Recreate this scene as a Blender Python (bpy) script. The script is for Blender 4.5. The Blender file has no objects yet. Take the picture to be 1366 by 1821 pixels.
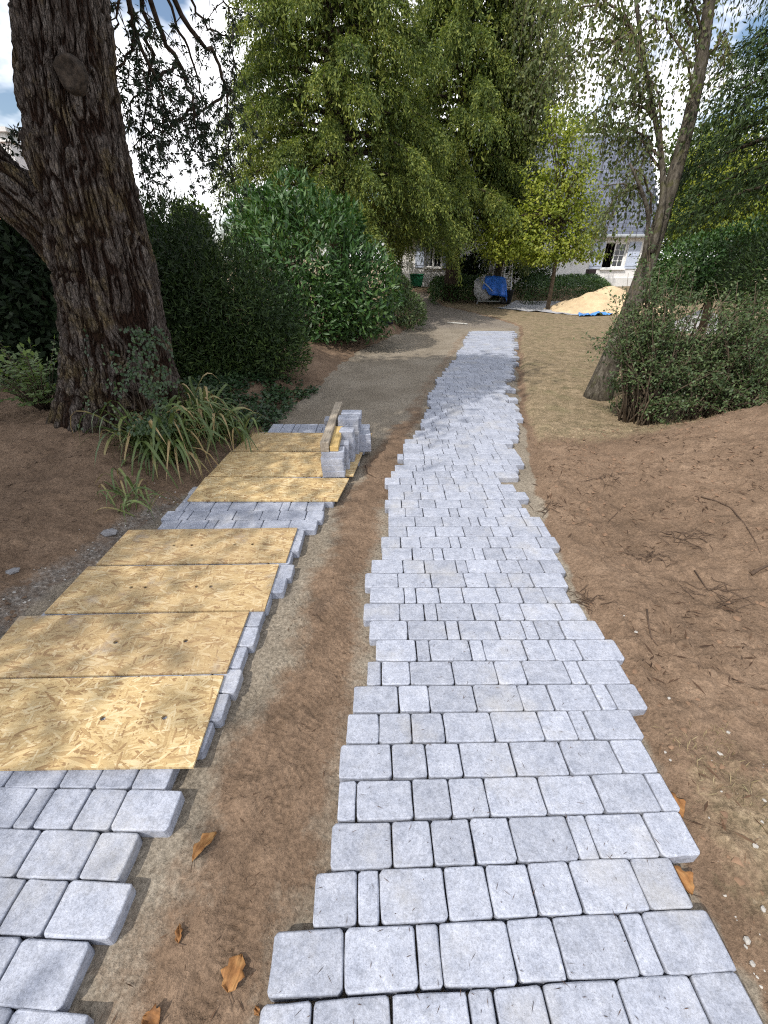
import bpy, bmesh, math, random
import numpy as np
from mathutils import Vector

random.seed(7)
RNG = np.random.default_rng(11)
SC = bpy.context.scene
COL = SC.collection

# ------------------------------------------------------------------ camera, sky, sun, exposure
CAM_H = 1.71
PITCH = math.radians(30.46)
FPX, CXP, CYP = 765.0, 683.0, 910.5            # photograph: 1366 x 1821
cam_data = bpy.data.cameras.new('camera')
cam = bpy.data.objects.new('camera', cam_data)
COL.objects.link(cam)
cam.location = (0, 0, CAM_H)
cam.rotation_euler = (math.pi / 2 - PITCH, 0, 0)
cam_data.sensor_fit = 'HORIZONTAL'
cam_data.sensor_width = 36
cam_data.lens = 36 * FPX / 1366
cam_data.clip_start = 0.02
cam_data.clip_end = 2000
SC.camera = cam

SUN_ELEV = math.radians(48)
SUN_TO = Vector((-0.72, -0.69, 0)).normalized()   # horizontal direction towards the sun
world = bpy.data.worlds.new('World')
SC.world = world
world.use_nodes = True
wn, wl = world.node_tree.nodes, world.node_tree.links
wn.clear()
sky = wn.new('ShaderNodeTexSky')
sky.sky_type = 'NISHITA'
sky.sun_disc = False
sky.sun_elevation = SUN_ELEV
sky.sun_rotation = math.atan2(SUN_TO.x, SUN_TO.y)
sky.air_density = 1.0
sky.dust_density = 1.4
wtc = wn.new('ShaderNodeTexCoord')
wmap = wn.new('ShaderNodeMapping')
wmap.inputs['Scale'].default_value = (1.0, 1.0, 2.2)
wnoise = wn.new('ShaderNodeTexNoise')
wnoise.inputs['Scale'].default_value = 2.3
wnoise.inputs['Detail'].default_value = 6
wnoise.inputs['Roughness'].default_value = 0.55
wramp = wn.new('ShaderNodeValToRGB')
wramp.color_ramp.elements[0].position = 0.42
wramp.color_ramp.elements[1].position = 0.51
wmix = wn.new('ShaderNodeMixRGB')
wmix.inputs[2].default_value = (13.0, 13.0, 13.4, 1)
wbg = wn.new('ShaderNodeBackground')
wbg.inputs['Strength'].default_value = 0.12
wout = wn.new('ShaderNodeOutputWorld')
wl.new(wtc.outputs['Generated'], wmap.inputs['Vector'])
wl.new(wmap.outputs['Vector'], wnoise.inputs['Vector'])
wl.new(wnoise.outputs['Fac'], wramp.inputs['Fac'])
wl.new(wramp.outputs['Color'], wmix.inputs[0])
wl.new(sky.outputs['Color'], wmix.inputs[1])
wl.new(wmix.outputs['Color'], wbg.inputs['Color'])
wl.new(wbg.outputs['Background'], wout.inputs['Surface'])

sun_d = bpy.data.lights.new('sun', 'SUN')
sun_d.energy = 3.6
sun_d.angle = math.radians(0.6)
sun_d.color = (1.0, 0.94, 0.85)
sun = bpy.data.objects.new('sun', sun_d)
COL.objects.link(sun)
sd = Vector((SUN_TO.x * math.cos(SUN_ELEV), SUN_TO.y * math.cos(SUN_ELEV), math.sin(SUN_ELEV)))
sun.rotation_euler = (-sd).to_track_quat('-Z', 'Y').to_euler()

SC.view_settings.view_transform = 'Standard'
SC.view_settings.look = 'None'
SC.view_settings.exposure = 0.30
SC.view_settings.gamma = 1
SC.render.engine = 'CYCLES'
SC.cycles.use_denoising = False
SC.cycles.filter_width = 1.15
SC.cycles.sample_clamp_indirect = 4.0
SC.cycles.max_bounces = 6
SC.cycles.diffuse_bounces = 3
SC.cycles.glossy_bounces = 2
SC.cycles.transmission_bounces = 4
SC.cycles.transparent_max_bounces = 6
SC.cycles.caustics_reflective = False
SC.cycles.caustics_refractive = False

# ------------------------------------------------------------------ pixel helpers
SP, CP = math.sin(PITCH), math.cos(PITCH)

def ray(px, py):
    u, v = (px - CXP) / FPX, (CYP - py) / FPX
    return (u, CP + v * SP, -SP + v * CP)

def G(px, py, z=0.0):                        # pixel -> point on the level z
    d = ray(px, py)
    t = (z - CAM_H) / d[2]
    return Vector((d[0] * t, d[1] * t, z))

def P(px, py, Y):                            # pixel -> point on the vertical plane y = Y
    d = ray(px, py)
    t = Y / d[1]
    return Vector((d[0] * t, Y, CAM_H + d[2] * t))

# ------------------------------------------------------------------ noise (numpy)
def _hash(i, j, k, s):
    h = (i * 374761393 + j * 668265263 + k * 2147483647 + s * 974711) & 0x7fffffff
    h = ((h ^ (h >> 13)) * 1274126177) & 0x7fffffff
    h = ((h ^ (h >> 16)) * 668265263) & 0x7fffffff
    return ((h ^ (h >> 15)) & 0xffffff) / float(0xffffff)

def vnoise(x, y, z=None, seed=0):
    x = np.asarray(x, float); y = np.asarray(y, float)
    z = np.zeros_like(x) if z is None else np.asarray(z, float)
    xi, yi, zi = (np.floor(a).astype(np.int64) for a in (x, y, z))
    fx, fy, fz = x - xi, y - yi, z - zi
    fx, fy, fz = (f * f * (3 - 2 * f) for f in (fx, fy, fz))
    r = 0
    for a in (0, 1):
        for b in (0, 1):
            for c in (0, 1):
                w = (fx if a else 1 - fx) * (fy if b else 1 - fy) * (fz if c else 1 - fz)
                r = r + w * _hash(xi + a, yi + b, zi + c, seed)
    return r

def fbm(x, y, z=None, oct=4, seed=0, gain=0.5):
    x = np.asarray(x, float); y = np.asarray(y, float)
    z = np.zeros_like(x) if z is None else np.asarray(z, float)
    r, a, tot = 0, 1.0, 0
    for o in range(oct):
        r = r + a * vnoise(x * 2 ** o, y * 2 ** o, z * 2 ** o, seed + o * 17)
        tot += a
        a *= gain
    return r / tot

def worley(x, y, z, seed=0):
    xi, yi, zi = (np.floor(a).astype(np.int64) for a in (x, y, z))
    f1 = np.full(x.shape, 9.0); f2 = np.full(x.shape, 9.0); idv = np.zeros(x.shape)
    for a in (-1, 0, 1):
        for b in (-1, 0, 1):
            for c in (-1, 0, 1):
                i, j, k = xi + a, yi + b, zi + c
                d = np.sqrt((i + _hash(i, j, k, seed) - x) ** 2 + (j + _hash(i, j, k, seed + 1) - y) ** 2
                            + (k + _hash(i, j, k, seed + 2) - z) ** 2)
                near = d < f1
                f2 = np.where(near, f1, np.minimum(f2, d))
                idv = np.where(near, _hash(i, j, k, seed + 3), idv)
                f1 = np.where(near, d, f1)
    return f1, f2, idv

def sstep(a, b, x):
    t = np.clip((np.asarray(x, float) - a) / (b - a), 0, 1)
    return t * t * (3 - 2 * t)

# ------------------------------------------------------------------ object helpers
def link(o, parent=None):
    COL.objects.link(o)
    if parent is not None:
        o.parent = parent
    return o

def tag(o, label=None, cat=None, group=None, kind=None):
    if label: o['label'] = label
    if cat: o['category'] = cat
    if group: o['group'] = group
    if kind: o['kind'] = kind
    return o

def empty(name, loc=(0, 0, 0), rz=0.0):
    o = bpy.data.objects.new(name, None)
    o.location = loc
    o.rotation_euler = (0, 0, rz)
    o.empty_display_size = 0.1
    return link(o)

def np_mesh(name, V, F, mat=None, smooth=False):
    """V (n,3) array, F (m,k) array of equal sized faces"""
    V = np.asarray(V, np.float32); F = np.asarray(F, np.int32)
    me = bpy.data.meshes.new(name)
    k = F.shape[1]
    me.vertices.add(len(V)); me.vertices.foreach_set('co', V.ravel())
    me.loops.add(F.size); me.loops.foreach_set('vertex_index', F.ravel())
    me.polygons.add(len(F))
    me.polygons.foreach_set('loop_start', np.arange(0, F.size, k, dtype=np.int32))
    me.polygons.foreach_set('loop_total', np.full(len(F), k, np.int32))
    if smooth:
        me.polygons.foreach_set('use_smooth', np.ones(len(F), bool))
    me.update(calc_edges=True)
    if mat: me.materials.append(mat)
    return me

def np_obj(name, V, F, mat, parent=None, smooth=False):
    return link(bpy.data.objects.new(name, np_mesh(name, V, F, mat, smooth)), parent)

class MB:
    """collects shapes; build() links them as one mesh object"""
    def __init__(s): s.v, s.f = [], []
    def add(s, vs, fs):
        b = len(s.v)
        s.v += [tuple(v) for v in vs]
        s.f += [tuple(b + i for i in f) for f in fs]
    def box(s, a, b):
        (x0, y0, z0), (x1, y1, z1) = a, b
        s.add([(x0, y0, z0), (x1, y0, z0), (x1, y1, z0), (x0, y1, z0), (x0, y0, z1), (x1, y0, z1), (x1, y1, z1), (x0, y1, z1)],
              [(3, 2, 1, 0), (4, 5, 6, 7), (0, 1, 5, 4), (1, 2, 6, 5), (2, 3, 7, 6), (3, 0, 4, 7)])
    def tube(s, pts, rad, n=8, cap=True):
        pts = [Vector(p) for p in pts]
        rad = [float(q) for q in rad] if hasattr(rad, '__len__') else [float(rad)] * len(pts)
        b = len(s.v); ref = Vector((0.31, 0.17, 0.93)).normalized()
        for i, p in enumerate(pts):
            t = (pts[min(i + 1, len(pts) - 1)] - pts[max(i - 1, 0)]).normalized()
            if abs(t.dot(ref)) > 0.98: ref = Vector((1, 0.1, 0)).normalized()
            u = t.cross(ref).normalized(); w = t.cross(u)
            for k in range(n):
                a = 2 * math.pi * k / n
                s.v.append(tuple(p + rad[i] * (math.cos(a) * u + math.sin(a) * w)))
        for i in range(len(pts) - 1):
            for k in range(n):
                k2 = (k + 1) % n
                s.f.append((b + i * n + k, b + i * n + k2, b + (i + 1) * n + k2, b + (i + 1) * n + k))
        if cap:
            s.f.append(tuple(b + k for k in range(n)))
            s.f.append(tuple(b + (len(pts) - 1) * n + k for k in reversed(range(n))))
    def lathe(s, prof, n=20, o=(0, 0, 0)):
        b = len(s.v)
        for r, z in prof:
            for k in range(n):
                a = 2 * math.pi * k / n
                s.v.append((o[0] + r * math.cos(a), o[1] + r * math.sin(a), o[2] + z))
        for i in range(len(prof) - 1):
            for k in range(n):
                k2 = (k + 1) % n
                s.f.append((b + i * n + k, b + i * n + k2, b + (i + 1) * n + k2, b + (i + 1) * n + k))
    def build(s, name, mat, parent=None, smooth=False, bevel=0):
        me = bpy.data.meshes.new(name)
        me.from_pydata(s.v, [], s.f)
        if bevel or True:
            bm = bmesh.new(); bm.from_mesh(me)
            bmesh.ops.recalc_face_normals(bm, faces=bm.faces)
            if bevel:
                bmesh.ops.bevel(bm, geom=list(bm.edges), offset=bevel, segments=1, affect='EDGES')
            bm.to_mesh(me); bm.free()
        for p in me.polygons: p.use_smooth = smooth
        me.materials.append(mat)
        return link(bpy.data.objects.new(name, me), parent)

# ------------------------------------------------------------------ materials
class N:
    def __init__(s, name):
        s.m = bpy.data.materials.new(name); s.m.use_nodes = True
        s.t = s.m.node_tree; s.t.nodes.clear()
        s.out = s.t.nodes.new('ShaderNodeOutputMaterial')
    def n(s, typ, **kw):
        nd = s.t.nodes.new('ShaderNode' + typ)
        for k, v in kw.items():
            if k in nd.inputs.keys(): s.set(nd.inputs[k], v)
            else: setattr(nd, k, v)
        return nd
    def set(s, sock, v):
        if hasattr(v, 'is_output') or isinstance(v, bpy.types.NodeSocket): s.t.links.new(v, sock)
        else: sock.default_value = v
    def math(s, op, a, b=0.0, clamp=False):
        nd = s.t.nodes.new('ShaderNodeMath'); nd.operation = op; nd.use_clamp = clamp
        s.set(nd.inputs[0], a); s.set(nd.inputs[1], b)
        return nd.outputs[0]
    def mix(s, f, a, b, blend='MIX'):
        nd = s.t.nodes.new('ShaderNodeMixRGB'); nd.blend_type = blend
        for i, v in ((0, f), (1, a), (2, b)):
            if isinstance(v, tuple) and len(v) == 3: v = v + (1,)
            s.set(nd.inputs[i], v)
        return nd.outputs[0]
    def ramp(s, f, stops, interp='LINEAR'):
        nd = s.t.nodes.new('ShaderNodeValToRGB'); nd.color_ramp.interpolation = interp
        el = nd.color_ramp.elements
        while len(el) < len(stops): el.new(0.5)
        for e, (p, c) in zip(el, stops):
            e.position = p
            e.color = (c, c, c, 1) if isinstance(c, (int, float)) else tuple(c) + (1,)
        s.set(nd.inputs[0], f)
        return nd.outputs[0]
    def noise(s, vec, scale, detail=4, rough=0.55, dist=0.0):
        nd = s.n('TexNoise', Scale=scale, Detail=detail, Roughness=rough, Distortion=dist)
        if vec is not None: s.t.links.new(vec, nd.inputs['Vector'])
        return nd.outputs['Fac']
    def vor(s, vec, scale, out='Distance', feature='F1', rand=1.0):
        nd = s.n('TexVoronoi', Scale=scale, Randomness=rand); nd.feature = feature
        if vec is not None: s.t.links.new(vec, nd.inputs['Vector'])
        return nd.outputs[out]
    def mapping(s, vec, scale=(1, 1, 1), rot=(0, 0, 0), loc=(0, 0, 0)):
        nd = s.n('Mapping'); s.t.links.new(vec, nd.inputs['Vector'])
        s.set(nd.inputs['Scale'], scale); s.set(nd.inputs['Rotation'], rot); s.set(nd.inputs['Location'], loc)
        return nd.outputs['Vector']
    def bump(s, h, strength=0.5, dist=0.01, normal=None):
        nd = s.n('Bump', Strength=strength, Distance=dist)
        s.t.links.new(h, nd.inputs['Height'])
        if normal is not None: s.t.links.new(normal, nd.inputs['Normal'])
        return nd.outputs['Normal']
    def done(s, color, rough=0.8, normal=None, spec=0.3, metal=0.0):
        b = s.n('BsdfPrincipled')
        s.set(b.inputs['Base Color'], color + (1,) if isinstance(color, tuple) and len(color) == 3 else color)
        s.set(b.inputs['Roughness'], rough)
        s.set(b.inputs['Specular IOR Level'], spec)
        s.set(b.inputs['Metallic'], metal)
        if normal is not None: s.t.links.new(normal, b.inputs['Normal'])
        s.t.links.new(b.outputs[0], s.out.inputs[0])
        s.bsdf = b
        return s.m

def plain(name, col, rough=0.6, var=0.12, scale=9.0, spec=0.3, metal=0.0, bump=0.0, bscale=60):
    k = N(name); co = k.n('TexCoord').outputs['Object']
    f = k.noise(co, scale, 5)
    lo = tuple(c * (1 - var) for c in col); hi = tuple(min(1, c * (1 + var)) for c in col)
    c = k.ramp(f, [(0.3, lo), (0.7, hi)])
    nrm = k.bump(k.noise(co, bscale, 4), bump, 0.01) if bump else None
    return k.done(c, rough, nrm, spec, metal)

def leaf_mat(name, stops, rough=0.5, spec=0.35, trans=0.3, tcol=None):
    k = N(name)
    rnd = k.n('NewGeometry').outputs['Random Per Island']
    oc = k.n('TexCoord').outputs['Object']
    big = k.noise(oc, 0.9, 3)
    f = k.math('ADD', k.math('MULTIPLY', rnd, 0.65), k.math('MULTIPLY', k.math('SUBTRACT', big, 0.32), 0.95), True)
    c = k.ramp(f, stops)
    b = k.n('BsdfPrincipled')
    k.set(b.inputs['Base Color'], c); k.set(b.inputs['Roughness'], rough); k.set(b.inputs['Specular IOR Level'], spec)
    t = k.n('BsdfTranslucent')
    k.set(t.inputs['Color'], k.mix(1.0, c, tcol or (1.5, 1.6, 0.7), 'MULTIPLY'))
    mx = k.n('MixShader'); mx.inputs[0].default_value = trans
    k.t.links.new(b.outputs[0], mx.inputs[1]); k.t.links.new(t.outputs[0], mx.inputs[2])
    k.t.links.new(mx.outputs[0], k.out.inputs[0])
    return k.m

M = {}
M['cypress'] = leaf_mat('cypress_foliage', [(0.1, (0.026, 0.048, 0.014)), (0.45, (0.085, 0.120, 0.028)), (0.8, (0.19, 0.22, 0.048)), (1.0, (0.30, 0.30, 0.07))], 0.6, 0.2, 0.25)
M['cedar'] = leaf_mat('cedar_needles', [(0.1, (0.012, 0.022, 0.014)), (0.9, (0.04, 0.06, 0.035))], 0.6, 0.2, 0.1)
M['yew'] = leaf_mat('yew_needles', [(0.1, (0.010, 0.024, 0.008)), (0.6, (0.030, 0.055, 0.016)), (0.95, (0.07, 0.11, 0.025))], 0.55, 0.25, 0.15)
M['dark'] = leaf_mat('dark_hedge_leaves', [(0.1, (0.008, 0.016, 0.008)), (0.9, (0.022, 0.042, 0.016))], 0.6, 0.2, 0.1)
M['laurel'] = leaf_mat('laurel_leaves', [(0.1, (0.020, 0.055, 0.016)), (0.6, (0.045, 0.105, 0.026)), (0.95, (0.09, 0.16, 0.035))], 0.45, 0.4, 0.15)
M['birch'] = leaf_mat('birch_leaves', [(0.1, (0.06, 0.085, 0.034)), (0.6, (0.125, 0.155, 0.065)), (0.95, (0.23, 0.24, 0.08))], 0.5, 0.3, 0.35)
M['maple'] = leaf_mat('yellow_green_leaves', [(0.1, (0.105, 0.15, 0.026)), (0.6, (0.24, 0.28, 0.042)), (0.95, (0.38, 0.39, 0.07))], 0.5, 0.3, 0.4)
M['shrub'] = leaf_mat('shrub_leaves', [(0.1, (0.034, 0.056, 0.025)), (0.6, (0.072, 0.110, 0.044)), (0.95, (0.14, 0.185, 0.075))], 0.5, 0.3, 0.25)
M['ivy'] = leaf_mat('ivy_leaves', [(0.1, (0.012, 0.03, 0.012)), (0.7, (0.035, 0.07, 0.025)), (0.97, (0.10, 0.14, 0.06))], 0.4, 0.4, 0.1)
M['cover'] = leaf_mat('ground_cover_leaves', [(0.1, (0.02, 0.05, 0.015)), (0.6, (0.045, 0.09, 0.025)), (0.97, (0.10, 0.15, 0.04))], 0.5, 0.3, 0.2)
M['rose'] = leaf_mat('compound_leaves', [(0.1, (0.09, 0.14, 0.06)), (0.9, (0.22, 0.30, 0.13))], 0.5, 0.3, 0.3)
M['far'] = leaf_mat('far_leaves', [(0.1, (0.03, 0.05, 0.015)), (0.9, (0.10, 0.14, 0.035))], 0.6, 0.2, 0.3)
M['drygrass'] = leaf_mat('dry_grass_blades', [(0.1, (0.13, 0.105, 0.06)), (0.5, (0.25, 0.195, 0.115)), (0.8, (0.29, 0.24, 0.15)), (0.97, (0.12, 0.14, 0.06))], 0.7, 0.2, 0.2)
M['litter'] = leaf_mat('needle_litter', [(0.1, (0.03, 0.018, 0.012)), (0.8, (0.10, 0.06, 0.038)), (1.0, (0.30, 0.22, 0.14))], 0.8, 0.15, 0.0)
M['twig'] = plain('twig_bark', (0.075, 0.05, 0.035), 0.85, 0.35, 25)
M['stem'] = plain('shrub_stem_bark', (0.085, 0.065, 0.045), 0.85, 0.3, 14)
M['white_stone'] = plain('white_stone', (0.38, 0.365, 0.34), 0.85, 0.3, 30, bump=0.4)
M['grey_stone'] = plain('grey_stone', (0.22, 0.22, 0.23), 0.85, 0.25, 20, bump=0.4)

def strap_mat():
    k = N('strap_leaf')
    rnd = k.n('ObjectInfo').outputs['Random']
    co = k.n('TexCoord').outputs['Object']
    z = k.n('SeparateXYZ'); k.t.links.new(co, z.inputs[0])
    tipd = k.ramp(k.math('ADD', z.outputs[1], k.math('MULTIPLY', k.math('SUBTRACT', rnd, 0.5), 1.5)), [(0.8, 0.0), (1.45, 1.0)])
    st = k.noise(k.mapping(co, (60, 2, 1)), 2.0, 3)
    g = k.ramp(k.math('ADD', k.math('MULTIPLY', st, 0.5), k.math('MULTIPLY', rnd, 0.5)), [(0.2, (0.06, 0.10, 0.03)), (0.55, (0.12, 0.17, 0.05)), (0.8, (0.26, 0.28, 0.10))])
    c = k.mix(tipd, g, (0.36, 0.27, 0.13))
    b = k.n('BsdfPrincipled'); k.set(b.inputs['Base Color'], c); k.set(b.inputs['Roughness'], 0.45)
    t = k.n('BsdfTranslucent'); k.set(t.inputs['Color'], c)
    mx = k.n('MixShader'); mx.inputs[0].default_value = 0.25
    k.t.links.new(b.outputs[0], mx.inputs[1]); k.t.links.new(t.outputs[0], mx.inputs[2])
    k.t.links.new(mx.outputs[0], k.out.inputs[0])
    return k.m
M['strap'] = strap_mat()

def bark_mat(name, c0, c1, c2, scale=1.0, moss=None):
    k = N(name); co = k.n('TexCoord').outputs['Object']
    v = k.mapping(co, (9 * scale, 9 * scale, 2.2 * scale))
    a = k.noise(v, 2.2, 7, 0.62, 0.4); b = k.noise(co, 1.7 * scale, 4)
    fine = k.noise(k.mapping(co, (60 * scale, 60 * scale, 14 * scale)), 1.5, 5, 0.65)
    c = k.ramp(a, [(0.32, c0), (0.52, c1), (0.72, c2)])
    c = k.mix(k.ramp(b, [(0.45, 0.0), (0.75, 0.6)]), c, tuple(min(1, q * 1.2) for q in c1))
    if moss:
        c = k.mix(k.ramp(k.noise(co, 4.5 * scale, 6, 0.7), [(0.55, 0.0), (0.68, 0.75)]), c, moss)
    c = k.mix(0.6, c, k.ramp(fine, [(0.3, 0.45), (0.7, 1.25)]), 'MULTIPLY')
    return k.done(c, 0.9, k.bump(fine, 0.7, 0.012), 0.15)
def furrow_mat():
    k = N('furrowed_bark'); co = k.n('TexCoord').outputs['Object']
    at = k.n('Attribute'); at.attribute_name = 'plate'
    sp = k.n('SeparateColor'); k.t.links.new(at.outputs['Color'], sp.inputs[0])
    fine = k.noise(k.mapping(co, (70, 70, 14)), 1.5, 5, 0.65)
    grey = k.ramp(k.math('ADD', k.math('MULTIPLY', sp.outputs[1], 0.55), k.math('MULTIPLY', fine, 0.45)), [(0.2, (0.060, 0.048, 0.041)), (0.5, (0.12, 0.10, 0.088)), (0.8, (0.225, 0.20, 0.18))])
    c = k.mix(k.ramp(sp.outputs[0], [(0.22, 0.0), (0.55, 1.0)]), (0.030, 0.017, 0.012), grey)
    moss = k.math('MULTIPLY', k.ramp(k.noise(co, 3.2, 6, 0.7), [(0.5, 0.0), (0.62, 0.6)]), k.ramp(sp.outputs[0], [(0.3, 0.2), (0.6, 1.0)]))
    c = k.mix(moss, c, (0.17, 0.125, 0.045))
    flake = k.vor(k.mapping(co, (42, 42, 9)), 1.6, 'Distance')
    crack = k.ramp(k.vor(k.mapping(co, (30, 30, 6.5)), 1.4, 'Distance', 'DISTANCE_TO_EDGE'), [(0.0, 0.25), (0.12, 1.0)])
    c = k.mix(0.75, c, k.ramp(fine, [(0.3, 0.40), (0.7, 1.4)]), 'MULTIPLY')
    c = k.mix(0.7, c, crack, 'MULTIPLY')
    hh = k.math('ADD', k.math('MULTIPLY', fine, 0.8), k.math('ADD', k.math('MULTIPLY', flake, -0.7), k.math('MULTIPLY', crack, 0.6)))
    return k.done(c, 0.95, k.bump(hh, 1.0, 0.03), 0.08)
M['bark'] = furrow_mat()
M['bark2'] = bark_mat('dark_trunk_bark', (0.02, 0.016, 0.012), (0.055, 0.04, 0.03), (0.10, 0.08, 0.06), 1.0)
M['birchbark'] = bark_mat('mossy_birch_bark', (0.022, 0.019, 0.015), (0.08, 0.07, 0.055), (0.18, 0.165, 0.14), 1.6, (0.06, 0.062, 0.02))

def paver_mat():
    k = N('tumbled_concrete_paver')
    oi = k.n('ObjectInfo').outputs['Random']
    isl = k.n('NewGeometry').outputs['Random Per Island']
    rnd = k.math('FRACT', k.math('ADD', oi, k.math('MULTIPLY', isl, 3.7)))
    co0 = k.n('TexCoord').outputs['Object']
    off = k.n('CombineXYZ'); k.set(off.inputs[0], k.math('MULTIPLY', rnd, 37)); k.set(off.inputs[1], k.math('MULTIPLY', rnd, 71))
    va = k.n('VectorMath'); va.operation = 'ADD'; k.t.links.new(co0, va.inputs[0]); k.t.links.new(off.outputs[0], va.inputs[1])
    co = va.outputs[0]
    a = k.noise(co, 14, 5, 0.6); b = k.noise(co, 75, 4, 0.7); g = k.noise(co, 230, 3, 0.6)
    f = k.math('ADD', k.math('MULTIPLY', a, 0.55), k.math('MULTIPLY', b, 0.45))
    c = k.ramp(f, [(0.30, (0.185, 0.205, 0.26)), (0.43, (0.285, 0.310, 0.378)), (0.55, (0.345, 0.370, 0.44)), (0.68, (0.42, 0.445, 0.515))])
    c = k.mix(1.0, c, k.ramp(rnd, [(0.0, 0.86), (0.5, 1.0), (1.0, 1.08)]), 'MULTIPLY')
    c = k.mix(0.5, c, k.ramp(g, [(0.3, 0.72), (0.6, 1.1)]), 'MULTIPLY')
    pit = k.ramp(k.vor(co, 95), [(0.03, 0.0), (0.16, 1.0)])
    pm = k.ramp(k.noise(co, 22, 2), [(0.55, 1.0), (0.66, 0.0)])
    pits = k.math('MAXIMUM', pit, pm)
    c = k.mix(k.math('MULTIPLY', k.math('SUBTRACT', 1.0, pits), 0.85), c, (0.12, 0.12, 0.13))
    h = k.math('ADD', k.math('MULTIPLY', b, 0.6), k.math('ADD', k.math('MULTIPLY', g, 0.35), k.math('MULTIPLY', pits, 0.5)))
    fl1 = k.ramp(k.noise(co, 120, 6, 0.8), [(0.40, 0.55), (0.50, 1.0), (0.62, 1.16)])
    fl2 = k.ramp(k.noise(co, 34, 6, 0.75), [(0.38, 0.74), (0.52, 1.0), (0.66, 1.14)])
    c = k.mix(0.5, c, fl1, 'MULTIPLY'); c = k.mix(0.7, c, fl2, 'MULTIPLY')
    dust = k.ramp(k.noise(k.n('NewGeometry').outputs['Position'], 2.6, 6, 0.65), [(0.52, 0.0), (0.72, 0.45)])
    c = k.mix(dust, c, (0.40, 0.38, 0.34))
    return k.done(c, 0.68, k.bump(h, 0.6, 0.005), 0.5)
M['paver'] = paver_mat()

def osb_mat():
    k = N('strand_board')
    co0 = k.n('TexCoord').outputs['Object']
    oi = k.n('ObjectInfo').outputs['Random']
    off = k.n('CombineXYZ'); k.set(off.inputs[0], k.math('MULTIPLY', oi, 13)); k.set(off.inputs[1], k.math('MULTIPLY', oi, 29))
    va = k.n('VectorMath'); va.operation = 'ADD'; k.t.links.new(co0, va.inputs[0]); k.t.links.new(off.outputs[0], va.inputs[1])
    co = va.outputs[0]
    h = None; tone = None
    for i, (ang, sx, sy) in enumerate(((8, 11, 78), (-24, 12, 95), (33, 13, 88), (-52, 16, 84), (80, 16, 100), (14, 10, 56), (-9, 11, 120))):
        wv = k.n('VectorMath'); wv.operation = 'ADD'
        mp = k.mapping(k.mapping(co, (1, 1, 1), (0, 0, math.radians(ang))), (sx, sy, 1), (0, 0, 0), (i * 3.3, i * 7.1, i * 1.7))
        nd = k.n('TexVoronoi', Scale=1.0, Randomness=1.0); k.t.links.new(mp, nd.inputs['Vector'])
        sp = k.n('SeparateColor'); k.t.links.new(nd.outputs['Color'], sp.inputs[0])
        hi = k.math('SUBTRACT', sp.outputs[0], k.math('MULTIPLY', nd.outputs['Distance'], 0.55))
        ti = k.math('SUBTRACT', sp.outputs[1], k.math('MULTIPLY', k.ramp(nd.outputs['Distance'], [(0.45, 0.0), (0.8, 1.0)]), 0.3))
        if h is None: h, tone = hi, ti
        else:
            g = k.math('GREATER_THAN', hi, h)
            mx = k.n('Mix'); mx.data_type = 'FLOAT'
            k.set(mx.inputs[0], g); k.set(mx.inputs[2], tone); k.set(mx.inputs[3], ti)
            tone = mx.outputs[0]
            h = k.math('MAXIMUM', h, hi)
    c = k.ramp(tone, [(0.0, (0.28, 0.175, 0.085)), (0.12, (0.40, 0.275, 0.132)), (0.4, (0.49, 0.36, 0.178)), (0.75, (0.565, 0.435, 0.235)), (1.0, (0.64, 0.53, 0.335))])
    gr = k.noise(k.mapping(co, (20, 260, 1)), 1.0, 3)
    c = k.mix(0.35, c, k.ramp(gr, [(0.3, 0.7), (0.7, 1.2)]), 'MULTIPLY')
    attr = k.n('Attribute'); attr.attribute_type = 'OBJECT'; attr.attribute_name = 'weather'
    wz = k.math('MULTIPLY', k.ramp(k.noise(co, 3.2, 5, 0.6), [(0.25, 0.55), (0.6, 1.0)]), attr.outputs['Fac'])
    c = k.mix(wz, c, k.mix(0.45, c, (0.22, 0.155, 0.10)))
    dust = k.math('MULTIPLY', k.ramp(k.noise(co, 5.5, 4, 0.6), [(0.58, 0.0), (0.72, 0.8)]), attr.outputs['Fac'])
    c = k.mix(dust, c, (0.27, 0.235, 0.20))
    return k.done(c, 0.75, k.bump(h, 0.4, 0.002), 0.2)
M['osb'] = osb_mat()

def wood_mat(name, lo, hi):
    k = N(name); co = k.n('TexCoord').outputs['Object']
    f = k.noise(k.mapping(co, (30, 2.2, 30)), 2.0, 6, 0.6, 0.6)
    c = k.ramp(f, [(0.3, lo), (0.7, hi)])
    return k.done(c, 0.8, k.bump(f, 0.3, 0.003), 0.2)
M['wood_grey'] = wood_mat('weathered_beam_wood', (0.20, 0.165, 0.125), (0.42, 0.37, 0.30))
M['wood_fresh'] = wood_mat('pale_beam_wood', (0.36, 0.24, 0.09), (0.56, 0.42, 0.19))

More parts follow.
